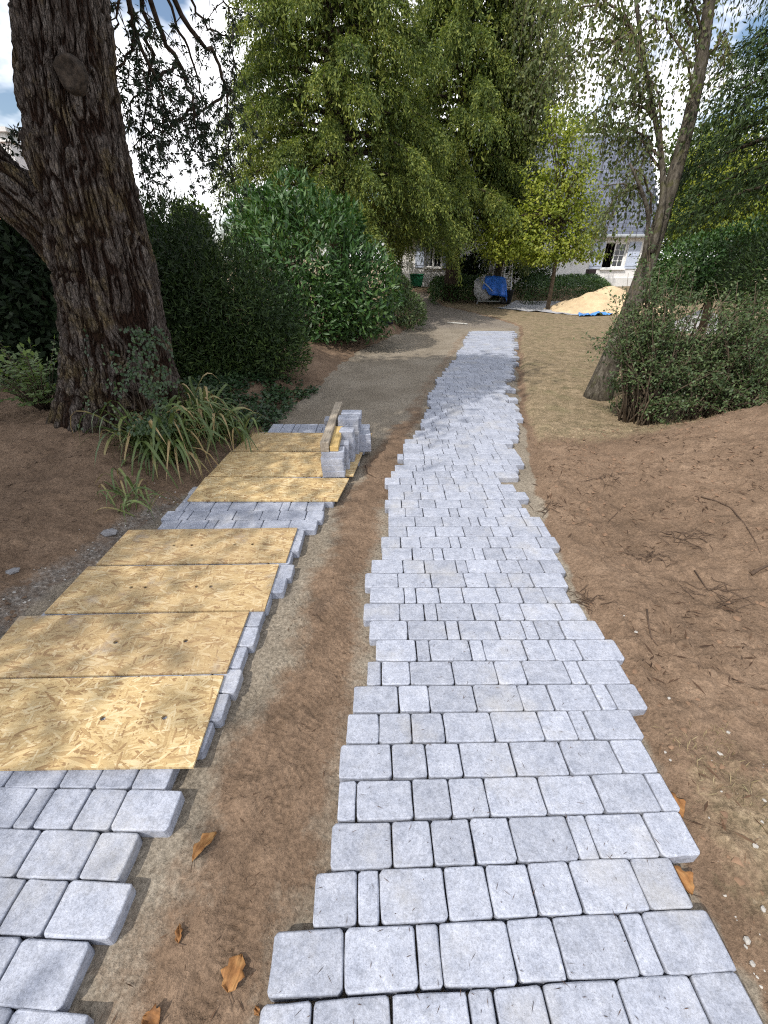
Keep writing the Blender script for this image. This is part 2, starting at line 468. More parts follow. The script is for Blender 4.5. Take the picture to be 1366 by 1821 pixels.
def ground_mat():
    k = N('driveway_ground')
    co = k.n('TexCoord').outputs['Object']
    at = k.n('Attribute'); at.attribute_name = 'surface'
    sp = k.n('SeparateColor'); k.t.links.new(at.outputs['Color'], sp.inputs[0])
    big = k.noise(co, 1.3, 5, 0.6); mid = k.noise(co, 8, 5, 0.65); fine = k.noise(co, 55, 5, 0.7); grit = k.noise(co, 260, 3, 0.7)
    brk = k.math('MULTIPLY', k.math('SUBTRACT', k.noise(co, 9, 7, 0.75), 0.5), 1.5)
    def mask(s): return k.ramp(k.math('ADD', s, brk), [(0.25, 0.0), (0.75, 1.0)])
    soil = k.ramp(k.math('ADD', k.math('MULTIPLY', big, 0.5), k.math('MULTIPLY', mid, 0.5)), [(0.33, (0.110, 0.076, 0.052)), (0.5, (0.176, 0.122, 0.084)), (0.68, (0.248, 0.176, 0.123))])
    sand = k.ramp(k.math('ADD', k.math('MULTIPLY', big, 0.6), k.math('MULTIPLY', fine, 0.4)), [(0.34, (0.165, 0.140, 0.108)), (0.5, (0.232, 0.200, 0.158)), (0.66, (0.298, 0.262, 0.212))])
    lawn = k.ramp(k.math('ADD', k.math('MULTIPLY', mid, 0.6), k.math('MULTIPLY', fine, 0.4)), [(0.36, (0.115, 0.098, 0.06)), (0.52, (0.235, 0.182, 0.118)), (0.68, (0.34, 0.272, 0.185))])
    lawn = k.mix(k.ramp(k.noise(co, 2.2, 4), [(0.52, 0.0), (0.7, 0.45)]), lawn, (0.10, 0.105, 0.05))
    grav = k.ramp(k.noise(co, 40, 5, 0.75), [(0.4, (0.12, 0.10, 0.085)), (0.56, (0.22, 0.195, 0.17)), (0.7, (0.42, 0.40, 0.38))])
    c = k.mix(mask(sp.outputs[0]), soil, sand)
    c = k.mix(mask(sp.outputs[1]), c, lawn)
    c = k.mix(mask(sp.outputs[2]), c, grav)
    c = k.mix(0.75, c, k.ramp(fine, [(0.3, 0.55), (0.65, 1.28)]), 'MULTIPLY')
    c = k.mix(0.7, c, k.ramp(k.noise(co, 130, 5, 0.8), [(0.34, 0.5), (0.5, 1.0), (0.68, 1.3)]), 'MULTIPLY')
    spk = k.ramp(k.vor(co, 70), [(0.02, 1.0), (0.12, 0.0)])
    spm = k.ramp(k.noise(co, 30, 2), [(0.54, 0.0), (0.62, 1.0)])
    c = k.mix(k.math('MULTIPLY', k.math('MULTIPLY', spk, spm), 0.5), c, (0.5, 0.47, 0.42))
    crumb = k.math('MULTIPLY', k.ramp(k.vor(co, 48), [(0.05, 1.0), (0.45, 0.0)]), k.ramp(k.noise(co, 6, 3), [(0.42, 0.0), (0.6, 1.0)]))
    h = k.math('ADD', k.math('MULTIPLY', mid, 1.0), k.math('ADD', k.math('MULTIPLY', fine, 0.6), k.math('ADD', k.math('MULTIPLY', grit, 0.25), k.math('MULTIPLY', crumb, 0.35))))
    return k.done(c, 0.95, k.bump(h, 0.75, 0.022), 0.1)
M['ground'] = ground_mat()

# ------------------------------------------------------------------ ground
RW = 0.138                                    # row pitch of the paving
LEFT_R = [(-0.5, -0.80), (0.5, -0.83), (0.93, -0.80), (1.10, -0.74), (1.45, -0.68), (1.9, -0.65), (2.2, -0.60), (2.6, -0.545), (2.9, -0.49),
          (3.3, -0.41), (3.6, -0.33), (4.0, -0.26), (4.6, -0.19), (5.1, -0.13)]
RIGHT_L = [(-0.5, -0.33), (0.45, -0.32), (0.6, -0.22), (0.9, -0.17), (1.3, -0.14), (1.6, -0.07), (2.2, -0.09), (2.5, 0.0), (3.3, 0.02), (3.6, 0.13), (4.0, 0.2),
           (4.4, 0.33), (5.17, 0.5), (6.33, 0.70), (7.0, 0.84), (7.7, 1.02), (8.26, 1.22), (9.5, 1.55), (11.57, 2.08), (12.75, 2.4)]
LEFT_BED = [(-1, -2.05), (2, -1.95), (3, -1.66), (5, -1.33), (6.64, -0.97), (9.66, -0.52), (11.57, 0.24), (14.3, 1.07), (16.6, 1.5), (22, 1.24), (26, 1.2)]
RIGHT_BED = [(-1, 1.0), (0.5, 1.0), (0.9, 1.03), (1.5, 1.10), (2.3, 1.18), (3.3, 1.26), (4.5, 1.55), (6.3, 1.95), (8.3, 2.45), (11.5, 3.32), (12.9, 3.75), (14.0, 4.0), (15.5, 3.9), (18, 3.4), (20.5, 2.6), (24, 1.9)]
def itp(tab, y): return np.interp(y, [a for a, _ in tab], [b for _, b in tab])

def gz(x, y):
    x = np.asarray(x, float); y = np.asarray(y, float)
    z = np.zeros_like(x)
    xl, xr = itp(LEFT_BED, y), itp(RIGHT_BED, y)
    bed = sstep(-0.28, -0.02, x - xl) * (1 - sstep(0.02, 0.20, x - xr)) * (1 - sstep(20, 24, y))
    # left bank under the big tree and along the shrubs
    bank = sstep(0.10, 1.05, xl - x) * (0.10 + 0.20 * sstep(0.4, 2.6, y)) * (1 - 0.45 * sstep(5.0, 8.0, y))
    bank += 0.10 * np.exp(-((x + 2.9) / 0.6) ** 2 - ((y - 4.1) / 0.6) ** 2)
    bank += 0.16 * np.exp(-((x + 1.85) / 0.75) ** 2 - ((y - 8.0) / 1.3) ** 2)
    bank += 0.16 * np.exp(-((x + 0.05) / 0.6) ** 2 - ((y - 12.6) / 1.6) ** 2)
    bank -= 0.17 * np.exp(-((x + 3.15) / 0.55) ** 2 - ((y - 2.95) / 0.45) ** 2)
    # right spoil heap
    d = x - xr
    heap = 0.62 * sstep(0.15, 3.3, d) * sstep(0.55, 2.6, y) * (1 - sstep(4.15, 5.25, y + 0.10 * np.clip(4.2 - x, 0, 3)))
    z = z + bank + heap
    z = z + 0.5 * sstep(20.0, 24.5, y) * sstep(0, 3, x + 1.5)
    z = z - 0.02 * sstep(4.5, 6.5, y) * (x > xr)
    n1 = fbm(x * 1.1, y * 1.1, oct=3, seed=3) - 0.5
    n2 = fbm(x * 6, y * 6, oct=4, seed=5) - 0.5
    n3 = fbm(x * 24, y * 24, oct=3, seed=9) - 0.5
    far = 1 - sstep(9, 15, y)
    z = z + (1 - bed) * (n1 * 0.10 + (n2 * 0.055 + n3 * 0.02 + np.clip(n3, 0.10, 1) * 0.06 - 0.006) * (0.25 + 0.75 * far))
    fl = sstep(4.6, 5.6, y) * (x > xr)
    z = z - fl * (1 - bed) * 0.75 * (n2 * 0.055 + n3 * 0.02 + np.clip(n3, 0.10, 1) * 0.06 - 0.006) * (0.25 + 0.75 * far)
    z = z * (1 - bed) + bed * (-0.056 + n2 * 0.016 + n3 * 0.006)
    # crown of soil between the two tracks
    c0 = (itp(LEFT_R, y) + itp(RIGHT_L, y)) / 2
    w = np.clip((itp(RIGHT_L, y) - itp(LEFT_R, y)) / 2, 0.12, 0.5)
    mid = np.exp(-((x - c0) / (w * 0.62)) ** 2) * (1 - sstep(5.2, 7.0, y))
    z = z + mid * (0.016 + 0.022 * n2 + 0.016 * n3)
    c1 = itp(RIGHT_L, y) - 0.17
    z = z + np.exp(-((x - c1) / 0.1) ** 2) * sstep(5.0, 6.0, y) * (1 - sstep(12, 13, y)) * (0.012 + 0.05 * n2)
    c2 = xl - 0.02
    z = z + np.exp(-((x - c2) / 0.10) ** 2) * sstep(4.8, 5.6, y) * (1 - sstep(12, 14, y)) * (0.035 + 0.10 * n2)
    c3 = itp(RIGHT_L, y) + 1.33
    z = z - np.exp(-((x - c3) / 0.07) ** 2) * sstep(3.2, 4.5, y) * (1 - sstep(12, 13, y)) * 0.035
    # boot prints
    for (fx, fy, fa) in TREADS:
        ca, sa = math.cos(fa), math.sin(fa)
        u = (x - fx) * ca + (y - fy) * sa; v = -(x - fx) * sa + (y - fy) * ca
        m = (1 - sstep(0.11, 0.14, np.abs(u))) * (1 - sstep(0.038, 0.05, np.abs(v)))
        z = z + m * (-0.006 + 0.0046 * np.sin(u * 2 * math.pi / 0.026))
    return z

TREADS = []
for (px, py, a) in ((560, 1130, 0.9), (520, 1190, 0.5), (585, 1235, 0.8), (470, 1330, 1.3), (520, 1255, 0.9), (600, 1085, 0.7), (560, 1060, 0.4),
                    (430, 1250, 1.2), (505, 1395, 0.6), (610, 1165, 1.0), (540, 1310, 1.1), (480, 1480, 1.3), (420, 1600, 1.4), (395, 1700, 1.2)):
    q = G(px, py, -0.05); TREADS.append((q.x, q.y, a))
gz1 = lambda x, y: float(gz(np.array([x]), np.array([y]))[0])

def steps(*seg):
    out = [seg[0][0]]
    for a, b, s in seg:
        n = max(1, int(round((b - a) / s)))
        out += list(a + (b - a) * (np.arange(1, n + 1) / n))
    return np.array(out)

XS = steps((-400, -60, 40), (-60, -20, 5), (-20, -8, 0.8), (-8, -4.5, 0.14), (-4.5, -2.2, 0.03), (-2.2, -0.95, 0.022), (-0.95, 0.0, 0.0085),
           (0.0, 1.0, 0.03), (1.0, 2.2, 0.014), (2.2, 4.6, 0.028), (4.6, 8, 0.12), (8, 20, 0.5), (20, 60, 4), (60, 400, 40))
YS = steps((-60, -6, 6), (-6, -0.2, 0.4), (-0.2, 0.25, 0.05), (0.25, 2.6, 0.0095), (2.6, 5.4, 0.02), (5.4, 9, 0.045), (9, 16, 0.1), (16, 28, 0.3), (28, 60, 3), (60, 200, 20), (200, 1000, 100))
GX, GY = np.meshgrid(XS, YS)
GZ = gz(GX, GY)
wx = GX + 0.16 * (fbm(GX * 3, GY * 3, seed=21) - 0.5) + 0.05 * (fbm(GX * 14, GY * 14, seed=22) - 0.5)
wy = GY + 0.16 * (fbm(GX * 3, GY * 3, seed=23) - 0.5)
xl, xr = itp(LEFT_BED, wy), itp(RIGHT_BED, wy)
dsig = 0.05 + 0.012 * np.clip(wy, 0, 20)
inbed = sstep(-0.14, -0.06, wx - xl) * (1 - sstep(0.0, 0.07, wx - xr)) * (1 - sstep(22, 24, wy))
lft, rgt = itp(LEFT_R, wy), itp(RIGHT_L, wy)
cen = np.where(wy < 5.1, lft * 0.36 + rgt * 0.64 - 0.02, rgt - 0.16)
wid = np.where(wy < 5.1, 0.19 + 0.10 * (1 - sstep(0.5, 2.0, wy)), 0.13)
strip = np.exp(-(np.abs(wx - cen) / wid) ** 2.4) * (1 - sstep(12.3, 13.0, wy))
sand = inbed * (1 - (0.95 - 0.5 * sstep(4.5, 6.5, wy)) * strip)
right_out = sstep(0.05, 0.22, wx - xr)
lawn = right_out * sstep(4.1, 5.0, wy + 0.25 * np.clip(wx - xr - 0.4, 0, 2) - 0.5 * np.clip(wx - xr - 1.3, 0, 2)) * (1 - sstep(40, 60, wy) * 0.4)
lawn = np.maximum(lawn, 0.62 * right_out * (1 - sstep(0.75, 1.15, wy)))
lawn = np.maximum(lawn, sstep(23, 24, wy)) * (1 - inbed)
lawn = np.maximum(lawn, 0.9 * sstep(0.9, 1.6, xl - wx) * sstep(16, 18, wy))
grav = np.exp(-((wx - (xl - 0.16)) / 0.13) ** 2) * (1 - sstep(2.9, 3.5, wy)) * 0.72
grav = np.maximum(grav, np.exp(-((wx - 1.36) / 0.2) ** 2 - ((wy - 0.42) / 0.2) ** 2) * 0.62)
grav = np.maximum(grav, inbed * sstep(13.0, 14.2, wy) * 0.62)
nx, ny = len(XS), len(YS)
idx = np.arange(nx * ny).reshape(ny, nx)
quads = np.stack([idx[:-1, :-1], idx[:-1, 1:], idx[1:, 1:], idx[1:, :-1]], -1)
gc = lambda a: (a[:-1, :-1] + a[1:, 1:]) / 2
cls = np.zeros((ny - 1, nx - 1), int)
cls[gc(inbed) > 0.5] = 1
cls[gc(lawn) > 0.5] = 2
allV = np.stack([GX, GY, GZ], -1).reshape(-1, 3)
allC = np.stack([sand, lawn, grav, np.ones_like(sand)], -1).reshape(-1, 4)
for ci, nm, lab in ((0, 'ground', 'bare brown soil banks heaped beside the driveway'), (1, 'driveway_bed', 'grey sand bed of the unfinished driveway'), (2, 'lawn', 'dry yellowed lawn beside the paved track')):
    F = quads[cls == ci]
    used = np.unique(F)
    remap = np.zeros(nx * ny, np.int32); remap[used] = np.arange(len(used))
    o = np_obj(nm, allV[used], remap[F], M['ground'], None, True)
    ca = o.data.color_attributes.new('surface', 'FLOAT_COLOR', 'POINT')
    ca.data.foreach_set('color', allC[used].astype(np.float32).ravel())
    tag(o, lab, nm.split('_')[0], None, 'structure')

# ------------------------------------------------------------------ pavers
WID = {'L': 0.207, 'M': 0.138, 'S': 0.069}
JOINT = 0.0036
PH = 0.060

def paver_verts(w, d, rs, rough=1.0, simple=False):
    """rounded block, top at z = 0, origin at its centre"""
    hx, hy = w / 2, d / 2
    r = 0.0125 if w > 0.1 else 0.009
    pts = []
    if simple:
        pts = [(-hx, -hy), (hx, -hy), (hx, hy), (-hx, hy)]
    else:
        for (sx, sy, a0) in ((1, -1, -90), (1, 1, 0), (-1, 1, 90), (-1, -1, 180)):
            cx, cy = sx * (hx - r), sy * (hy - r)
            for a in (0, 45, 90):
                t = math.radians(a0 + a)
                pts.append((cx + r * math.cos(t), cy + r * math.sin(t)))
            nxt = {(1, -1): (hx, 0), (1, 1): (0, hy), (-1, 1): (-hx, 0), (-1, -1): (0, -hy)}[(sx, sy)]
            pts.append(nxt)
    n = len(pts)
    jit = [0.0 if simple else rs.uniform(-0.0022, 0.0010) * rough for _ in pts]
    out = []
    for ring, (ins, z) in enumerate(((0.0015, -PH), (0.0, -0.006), (0.0018, -0.0016), (0.0055, 0.0))):
        if simple and ring == 2: continue
        for (x, y), j in zip(pts, jit):
            L = math.hypot(x, y)
            ux, uy = (x / hx if abs(x) > hx * 0.98 else 0.0), (y / hy if abs(y) > hy * 0.98 else 0.0)
            q = j - ins + (rs.uniform(-0.0012, 0.0012) * rough if ring in (1, 2) else 0)
            if ux == 0 and uy == 0: ux, uy = (1 if x > 0 else -1) * 0.7, (1 if y > 0 else -1) * 0.7
            out.append((x + ux * q, y + uy * q, z + (rs.uniform(-0.001, 0.0006) if ring == 3 else 0)))
    rings = len(out) // n
    faces = []
    for i in range(rings - 1):
        for k in range(n):
            k2 = (k + 1) % n
            faces.append((i * n + k, i * n + k2, (i + 1) * n + k2, (i + 1) * n + k))
    faces.append(tuple((rings - 1) * n + k for k in range(n)))
    return out, faces

PV = {}
rsp = random.Random(5)
for s in 'LMS':
    PV[s] = []
    for v in range(7):
        vs, fs = paver_verts(WID[s] - JOINT, RW - JOINT, rsp)
        me = bpy.data.meshes.new('paver')
        me.from_pydata(vs, [], fs)
        for p in me.polygons: p.use_smooth = len(p.vertices) == 4 and p.center.z > -0.02
        me.materials.append(M['paver'])
        PV[s].append(me)

def row_layout(seq, x0, yc, rot, right_aligned=False):
    """list of (size, x, y, rot) for one course"""
    tot = sum(WID[c] for c in seq)
    x = x0 - tot if right_aligned else x0
    cx = x + tot / 2
    out = []
    for c in seq:
        xm = x + WID[c] / 2
        out.append((c, cx + (xm - cx) * math.cos(rot), yc + (xm - cx) * math.sin(rot), rot))
        x += WID[c]
    return out

def rand_seq(total, rs):
    seq = ''
    t = 0
    while t < total - 0.06:
        c = rs.choices('LMS', (0.44, 0.40, 0.16))[0]
        if c == 'S' and seq.endswith('S'): c = 'L'
        if t + WID[c] > total + 0.05: c = 'M' if t + WID['M'] < total + 0.06 else 'S'
        seq += c; t += WID[c]
    return seq

rs = random.Random(3)
right_rows = ['MLLSMLLM', 'LLSLMLSL', 'MSLMMMLM', 'LMMMLSLM', 'SLMMLLLS', 'LMMLLLM', 'MMMLLMSL', 'LMLLMLSM', 'SMLLMLSL', 'LSLSLMML', 'LLSLMSML', 'LMSLMMLM', 'LSMMLMMM', 'LLLMMML',
              'LMLSLMMM', 'LMSLSMML', 'MMLSLMLM', 'MLLLMLS', 'LLLSMLM', 'MMLSLMMS', 'MMMLLMM', 'MMLLMML', 'LMMMLMM', 'MMSMMLL']
right_x = [-0.324, -0.321, -0.221, -0.18, -0.171, -0.177, -0.159, -0.141, -0.083, -0.043, -0.08, -0.117, -0.086, -0.121, -0.083, -0.015, -0.02, 0.03, 0.03, 0.031, 0.005, 0.033, 0.033, 0.005,
           0.062, 0.10, 0.19, 0.13, 0.196, 0.20, 0.224, 0.323]
R0 = 0.357 - RW / 2                            # centre of course 0
placed = []
nrow = int((12.78 - R0) / RW) + 1
for i in range(-2, nrow):
    yc = R0 + i * RW
    if i < 0: seq, x0 = rand_seq(1.3, rs), -0.33 + rs.uniform(-0.05, 0.05)
    else:
        x0 = right_x[i] if i < len(right_x) else float(itp(RIGHT_L, yc)) + rs.uniform(-0.05, 0.05)
        seq = right_rows[i] if i < len(right_rows) else rand_seq(1.17 + rs.uniform(-0.05, 0.06), rs)
    rot = math.radians(2.7 * max(0, 1 - max(i, 0) / 9)) + rs.uniform(-0.0025, 0.0025)
    placed += row_layout(seq, x0, yc, rot)

def make_track(name, placed, limit, label):
    root = empty(name, (0, 0, 0)); tag(root, label, 'paving', None, 'structure')
    rest = MB()
    rr = random.Random(9)
    for k, (c, x, y, r) in enumerate(placed):
        dz = rr.uniform(-0.0018, 0.0018)
        flip = math.pi if rr.random() < 0.5 else 0
        jx, jr = rr.uniform(-0.0008, 0.0008), rr.uniform(-0.004, 0.004)
        if k < limit:
            o = bpy.data.objects.new('paver', rr.choice(PV[c]))
            o.location = (x + jx, y, dz); o.rotation_euler = (rr.uniform(-.004, .004), rr.uniform(-.004, .004), r + jr + flip)
            link(o, root)
        else:
            vs, fs = paver_verts(WID[c] - JOINT, RW - JOINT, rr, 1.0, y > 7.5)
            rest.add([(x + vx, y + vy, dz + vz) for vx, vy, vz in vs], fs)
    if rest.v:
        o = rest.build('far_pavers', M['paver'], root); tag(o, kind='stuff')
    return root
right_track = make_track('paved_track', placed, 300, 'long finished strip of pale grey pavers curving towards the house')

left_seq = ['LLMLMLS', 'LMLMMLL', 'LMLLSML', 'MLLMMLM', 'LMMSLLM', 'MMMLLSL']        # from the right end leftwards: F E D C B A
left_x = [-0.776, -0.853, -0.80, -0.845, -0.750, -0.815]
L0 = 0.309 - RW / 2
placed = []
i = 0
while True:
    yc = L0 + i * RW
    if yc > 5.06: break
    x1 = left_x[i] if i < 6 else float(itp(LEFT_R, yc)) + rs.uniform(-0.035, 0.035)
    seq = left_seq[i] if i < 6 else rand_seq(1.19 + rs.uniform(-0.03, 0.03), rs)
    rot = math.radians(-3.0 * max(0, 1 - i / 6)) + rs.uniform(-0.002, 0.002)
    # rotate about the right end
    row = row_layout(seq[::-1], x1, yc, 0, True)
    placed += [(c, x1 + (x - x1) * math.cos(rot), yc + (x - x1) * math.sin(rot), rot) for c, x, y, r in row]
    i += 1
left_track = make_track('paved_track', placed, 300, 'short strip of pale grey pavers partly covered with strand boards')

# ------------------------------------------------------------------ strand boards on the left track
BT = 0.012
def board(corners, holes, label, weather, z=0.003):
    """corners: front-left, front-right, back-right, back-left pixels on the board top"""
    A, B, C, D = [Vector((q.x, q.y, 0)) for q in (G(px, py, z + BT) for px, py in corners)]
    origin = (A + B + C + D) / 4
    A, B, C, D = A - origin, B - origin, C - origin, D - origin
    A, B, C, D = [q - Vector((0, math.copysign(0.0022, q.y), 0)) for q in (A, B, C, D)]
    def at(u, v): return (A * (1 - u) + B * u) * (1 - v) + (D * (1 - u) + C * u) * v
    W = (B - A).length; H = (D - A).length
    hs = 0.016
    us = sorted({0.0, 1.0} | {min(1, max(0, u + s * hs / W)) for u, v in holes for s in (-1, 1)})
    vs_ = sorted({0.0, 1.0} | {v + s * hs / H for u, v in holes[:1] for s in (-1, 1)})
    hole_cells = {}
    for u, v in holes:
        i = min(range(len(us) - 1), key=lambda k: abs((us[k] + us[k + 1]) / 2 - u)); hole_cells[(i, 1)] = (u, holes[0][1])
    mb = MB()
    top = {}
    def tv(u, v, zz):
        p = at(u, v); return (p.x, p.y, zz)
    for i in range(len(us) - 1):
        for j in range(len(vs_) - 1):
            q = [(us[i], vs_[j]), (us[i + 1], vs_[j]), (us[i + 1], vs_[j + 1]), (us[i], vs_[j + 1])]
            if (i, j) in hole_cells:
                uc, vc = hole_cells[(i, j)]
                ring = []
                for k in range(8):
                    a = math.radians(-135 + 45 * k)
                    ring.append((uc + 0.78 * hs / W * math.cos(a), vc + 0.78 * hs / H * math.sin(a)))
                sq = []
                for k in range(4):
                    sq += [q[k], tuple((m + n_) / 2 for m, n_ in zip(q[k], q[(k + 1) % 4]))]
                V = [tv(u, v, BT) for u, v in sq] + [tv(u, v, BT) for u, v in ring] + [tv(u, v, 0) for u, v in ring]
                F = []
                for k in range(8):
                    k2 = (k + 1) % 8
                    F.append((k, k2, 8 + k2, 8 + k)); F.append((8 + k, 8 + k2, 16 + k2, 16 + k))
                mb.add(V, F)
            else:
                mb.add([tv(u, v, BT) for u, v in q], [(0, 1, 2, 3)])
    E = [A, B, C, D]
    for k in range(4):
        a, b = E[k], E[(k + 1) % 4]
        mb.add([(a.x, a.y, 0), (b.x, b.y, 0), (b.x, b.y, BT), (a.x, a.y, BT)], [(0, 1, 2, 3)])
    o = mb.build('strand_board', M['osb'])
    o.location = (origin.x, origin.y, z)
    o['weather'] = weather
    tag(o, label, 'board', 'strand boards laid over the left track')
    return o
board([(-160, 1371), (343, 1365), (398, 1200), (-62, 1208)], [(0.60, 0.5), (0.83, 0.5)], 'yellow strand board overhanging bare pavers at its outer edge, two small holes', 0.25)
board([(-55, 1206), (402, 1196), (443, 1087), (35, 1095)], [(0.49, 0.5), (0.78, 0.5)], 'brownish strand board with a grey dust patch and two large holes', 1.0)
board([(78, 1090), (470, 1085), (496, 1003), (157, 1007)], [(0.31, 0.5), (0.38, 0.5), (0.63, 0.5), (0.70, 0.5)], 'strand board with four dark holes in two pairs, pale at one end', 0.8)
board([(170, 1004), (508, 999), (529, 938), (229, 942)], [(0.34, 0.5), (0.44, 0.5), (0.68, 0.5), (0.78, 0.5)], 'dusty brown strand board with four holes next to the uncovered pavers', 0.95)
board([(333, 890), (600, 890), (621, 850), (366, 848)], [], 'bright yellow strand board just before the stack of pavers', 0.1)
board([(369, 847), (628, 846), (645, 804), (410, 803)], [], 'pale strand board under the front of the paver stack', 0.15)
board([(413, 802), (648, 801), (662, 770), (450, 769)], [], 'dull brown strand board furthest along, under the back of the paver stack', 0.6)

# ------------------------------------------------------------------ stacked pavers and beams
def loose_paver(c, x, y, ztop, rz, label, group, m=None):
    o = bpy.data.objects.new('loose_paver', rsp.choice(PV[c]))
    o.location = (x, y, ztop); o.rotation_euler = (0, 0, rz)
    tag(link(o), label, 'paver', group)
    return o
ST = BT + 0.003
stack = [  # size, x, y, layers, rz, column name
    ('L', -0.452, 3.56, 4, 0.02, 'front column under the beams'),
    ('M', -0.392, 3.73, 4, 0.05, 'second column, beside the shorter beam'),
    ('M', -0.345, 3.905, 5, -0.03, 'third column, beside the shorter beam'),
    ('L', -0.345, 4.09, 6, 0.01, 'tall column'),
    ('L', -0.330, 4.25, 6, -0.02, 'tall rear column'),
    ('M', -0.205, 4.16, 3, 0.1, 'low column on the outer side'),
    ('L', -0.525, 4.42, 4, 0.0, 'column carrying the long beam'),
]
for c, x, y, n, rz, nm in stack:
    for k in range(n):
        loose_paver(c, x + rsp.uniform(-.008, .008), y + rsp.uniform(-.004, .004), ST + 0.001 + (k + 1) * (PH + 0.0012), rz + rsp.uniform(-.03, .03) + (math.pi if rsp.random() < .5 else 0),
                    ('bottom', 'second', 'third', 'fourth', 'fifth', 'sixth')[k] .replace('bottom', 'lowest') + ' paver up in the stack on the boards, ' + nm if k < n - 1 else 'topmost paver in the stack on the boards, ' + nm, 'pavers stacked on the boards')
bz = ST + 4 * (PH + 0.0012) + 0.003
def beam(a, b, w, h, mat, label):
    a, b = Vector(a), Vector(b); L = (b - a).length
    mb = MB(); mb.box((-w / 2, 0, 0), (w / 2, L, h))
    o = mb.build('timber_beam', mat, bevel=0.003)
    o.location = a; d = (b - a)
    o.rotation_euler = (0, 0, math.atan2(-d.x, d.y))
    tag(o, label, 'beam', 'timber beams on the paver stack')
beam((-0.515, 3.49, bz), (-0.500, 4.72, bz), 0.075, 0.088, M['wood_grey'], 'long weathered timber beam lying on the stacked pavers')
beam((-0.435, 3.50, bz), (-0.437, 4.02, bz), 0.075, 0.05, M['wood_fresh'], 'short yellow timber offcut lying beside the long weathered beam')

# ------------------------------------------------------------------ foliage builders
def norm(a): return a / np.maximum(np.linalg.norm(a, axis=-1, keepdims=True), 1e-9)

def leaf_mesh(name, pos, axis, L, W, mat, fold=0.18, up=None, seed=0, bend=0.0):
    """one diamond shaped, folded leaf per position"""
    r = np.random.default_rng(seed)
    n = len(pos)
    axis = norm(axis)
    ref = r.normal(size=(n, 3)) if up is None else np.asarray(up) + 0.35 * r.normal(size=(n, 3))
    side = norm(np.cross(axis, ref)); nr = np.cross(side, axis)
    L = np.broadcast_to(np.asarray(L, float), (n,))[:, None]; W = np.broadcast_to(np.asarray(W, float), (n,))[:, None]
    a = pos
    m = pos + axis * L * 0.45
    b = m + side * W * 0.5 + nr * W * fold
    c = pos + axis * L - nr * L * bend
    d = m - side * W * 0.5 + nr * W * fold
    V = np.stack([a, b, c, d], 1).reshape(-1, 3)
    F = np.arange(4 * n).reshape(n, 4)
    return np_mesh(name, V, F, mat)

def foliage(name, pos, axis, L, W, mat, parent, **kw):
    o = link(bpy.data.objects.new(name, leaf_mesh(name, np.asarray(pos), np.asarray(axis), L, W, mat, **kw)), parent)
    tag(o, kind='stuff')
    return o

def rvec(n, r): return norm(r.normal(size=(n, 3)))

def blob_points(n, c, rad, r, lump=0.25, lscale=1.6, shell=5.0, zmin=None, seed=0, gap=0.0):
    """points crowded to the surface of a lumpy ellipsoid; returns points and outward directions"""
    d = rvec(n, r)
    lum = 1 + lump * 2 * (fbm(d[:, 0] * lscale + seed, d[:, 1] * lscale, d[:, 2] * lscale, 3, seed) - 0.5)
    q = r.random(n) ** (1 / shell)
    p = np.asarray(c) + d * np.asarray(rad) * (q * lum)[:, None]
    keep = np.ones(n, bool)
    if zmin is not None: keep &= p[:, 2] > zmin
    if gap:
        g = fbm(p[:, 0] * 2.2 / max(rad) * 1.5, p[:, 1] * 2.2 / max(rad) * 1.5, p[:, 2] * 2.2 / max(rad) * 1.5, 3, seed + 5)
        keep &= g > gap
    return p[keep], d[keep]

def shrub(name, label, cat, parts, mat, Ls, Wf, zmin, stems, upb=0.5, group=None, seed=0, lump=0.25, outb=1.0, rnd=0.8, fold=0.18, part='foliage', stemmat=None, gap=0.0, shell=5.0, lscale=1.6):
    """parts: list of (centre, radii, n)"""
    r = np.random.default_rng(seed)
    c0 = parts[0][0]
    root = empty(name, (c0[0], c0[1], zmin)); tag(root, label, cat, group)
    PP, DD = [], []
    for i, (c, rad, n) in enumerate(parts):
        p, d = blob_points(n, c, rad, r, lump, lscale, shell, zmin + 0.03, seed + i, gap)
        PP.append(p); DD.append(d)
    p, d = np.concatenate(PP), np.concatenate(DD)
    ax = norm(outb * d + np.array((0, 0, upb)) + rnd * r.normal(size=p.shape))
    L = Ls[0] + (Ls[1] - Ls[0]) * r.random(len(p))
    inv = np.array((c0[0], c0[1], zmin))
    foliage(part, p - inv, ax, L, L * Wf, mat, root, fold=fold, up=d + np.array((0, 0, 0.5)), seed=seed)
    mb = MB()
    rr = random.Random(seed)
    for k in range(stems):
        c, rad, n = parts[k % len(parts)]
        a = rr.uniform(0, 6.28); q = rr.uniform(0.2, 0.75)
        top = Vector((c[0] + rad[0] * q * math.cos(a), c[1] + rad[1] * q * math.sin(a), c[2] + rad[2] * rr.uniform(0.1, 0.6)))
        bs = Vector((c[0] + rad[0] * 0.22 * math.cos(a), c[1] + rad[1] * 0.22 * math.sin(a), zmin - 0.05))
        md = bs.lerp(top, 0.5) + Vector((rr.uniform(-.08, .08), rr.uniform(-.08, .08), 0.1)) * rad[2]
        mb.tube([bs - Vector(inv), md - Vector(inv), top - Vector(inv)], [0.022 * rad[2] + 0.006, 0.014 * rad[2] + 0.004, 0.004], 6)
    if stems: tag(mb.build('stems', stemmat or M['stem'], root, True), kind='stuff')
    return root

def tree_root(name, base, label, cat='tree', group=None):
    o = empty(name, base); tag(o, label, cat, group)
    return o

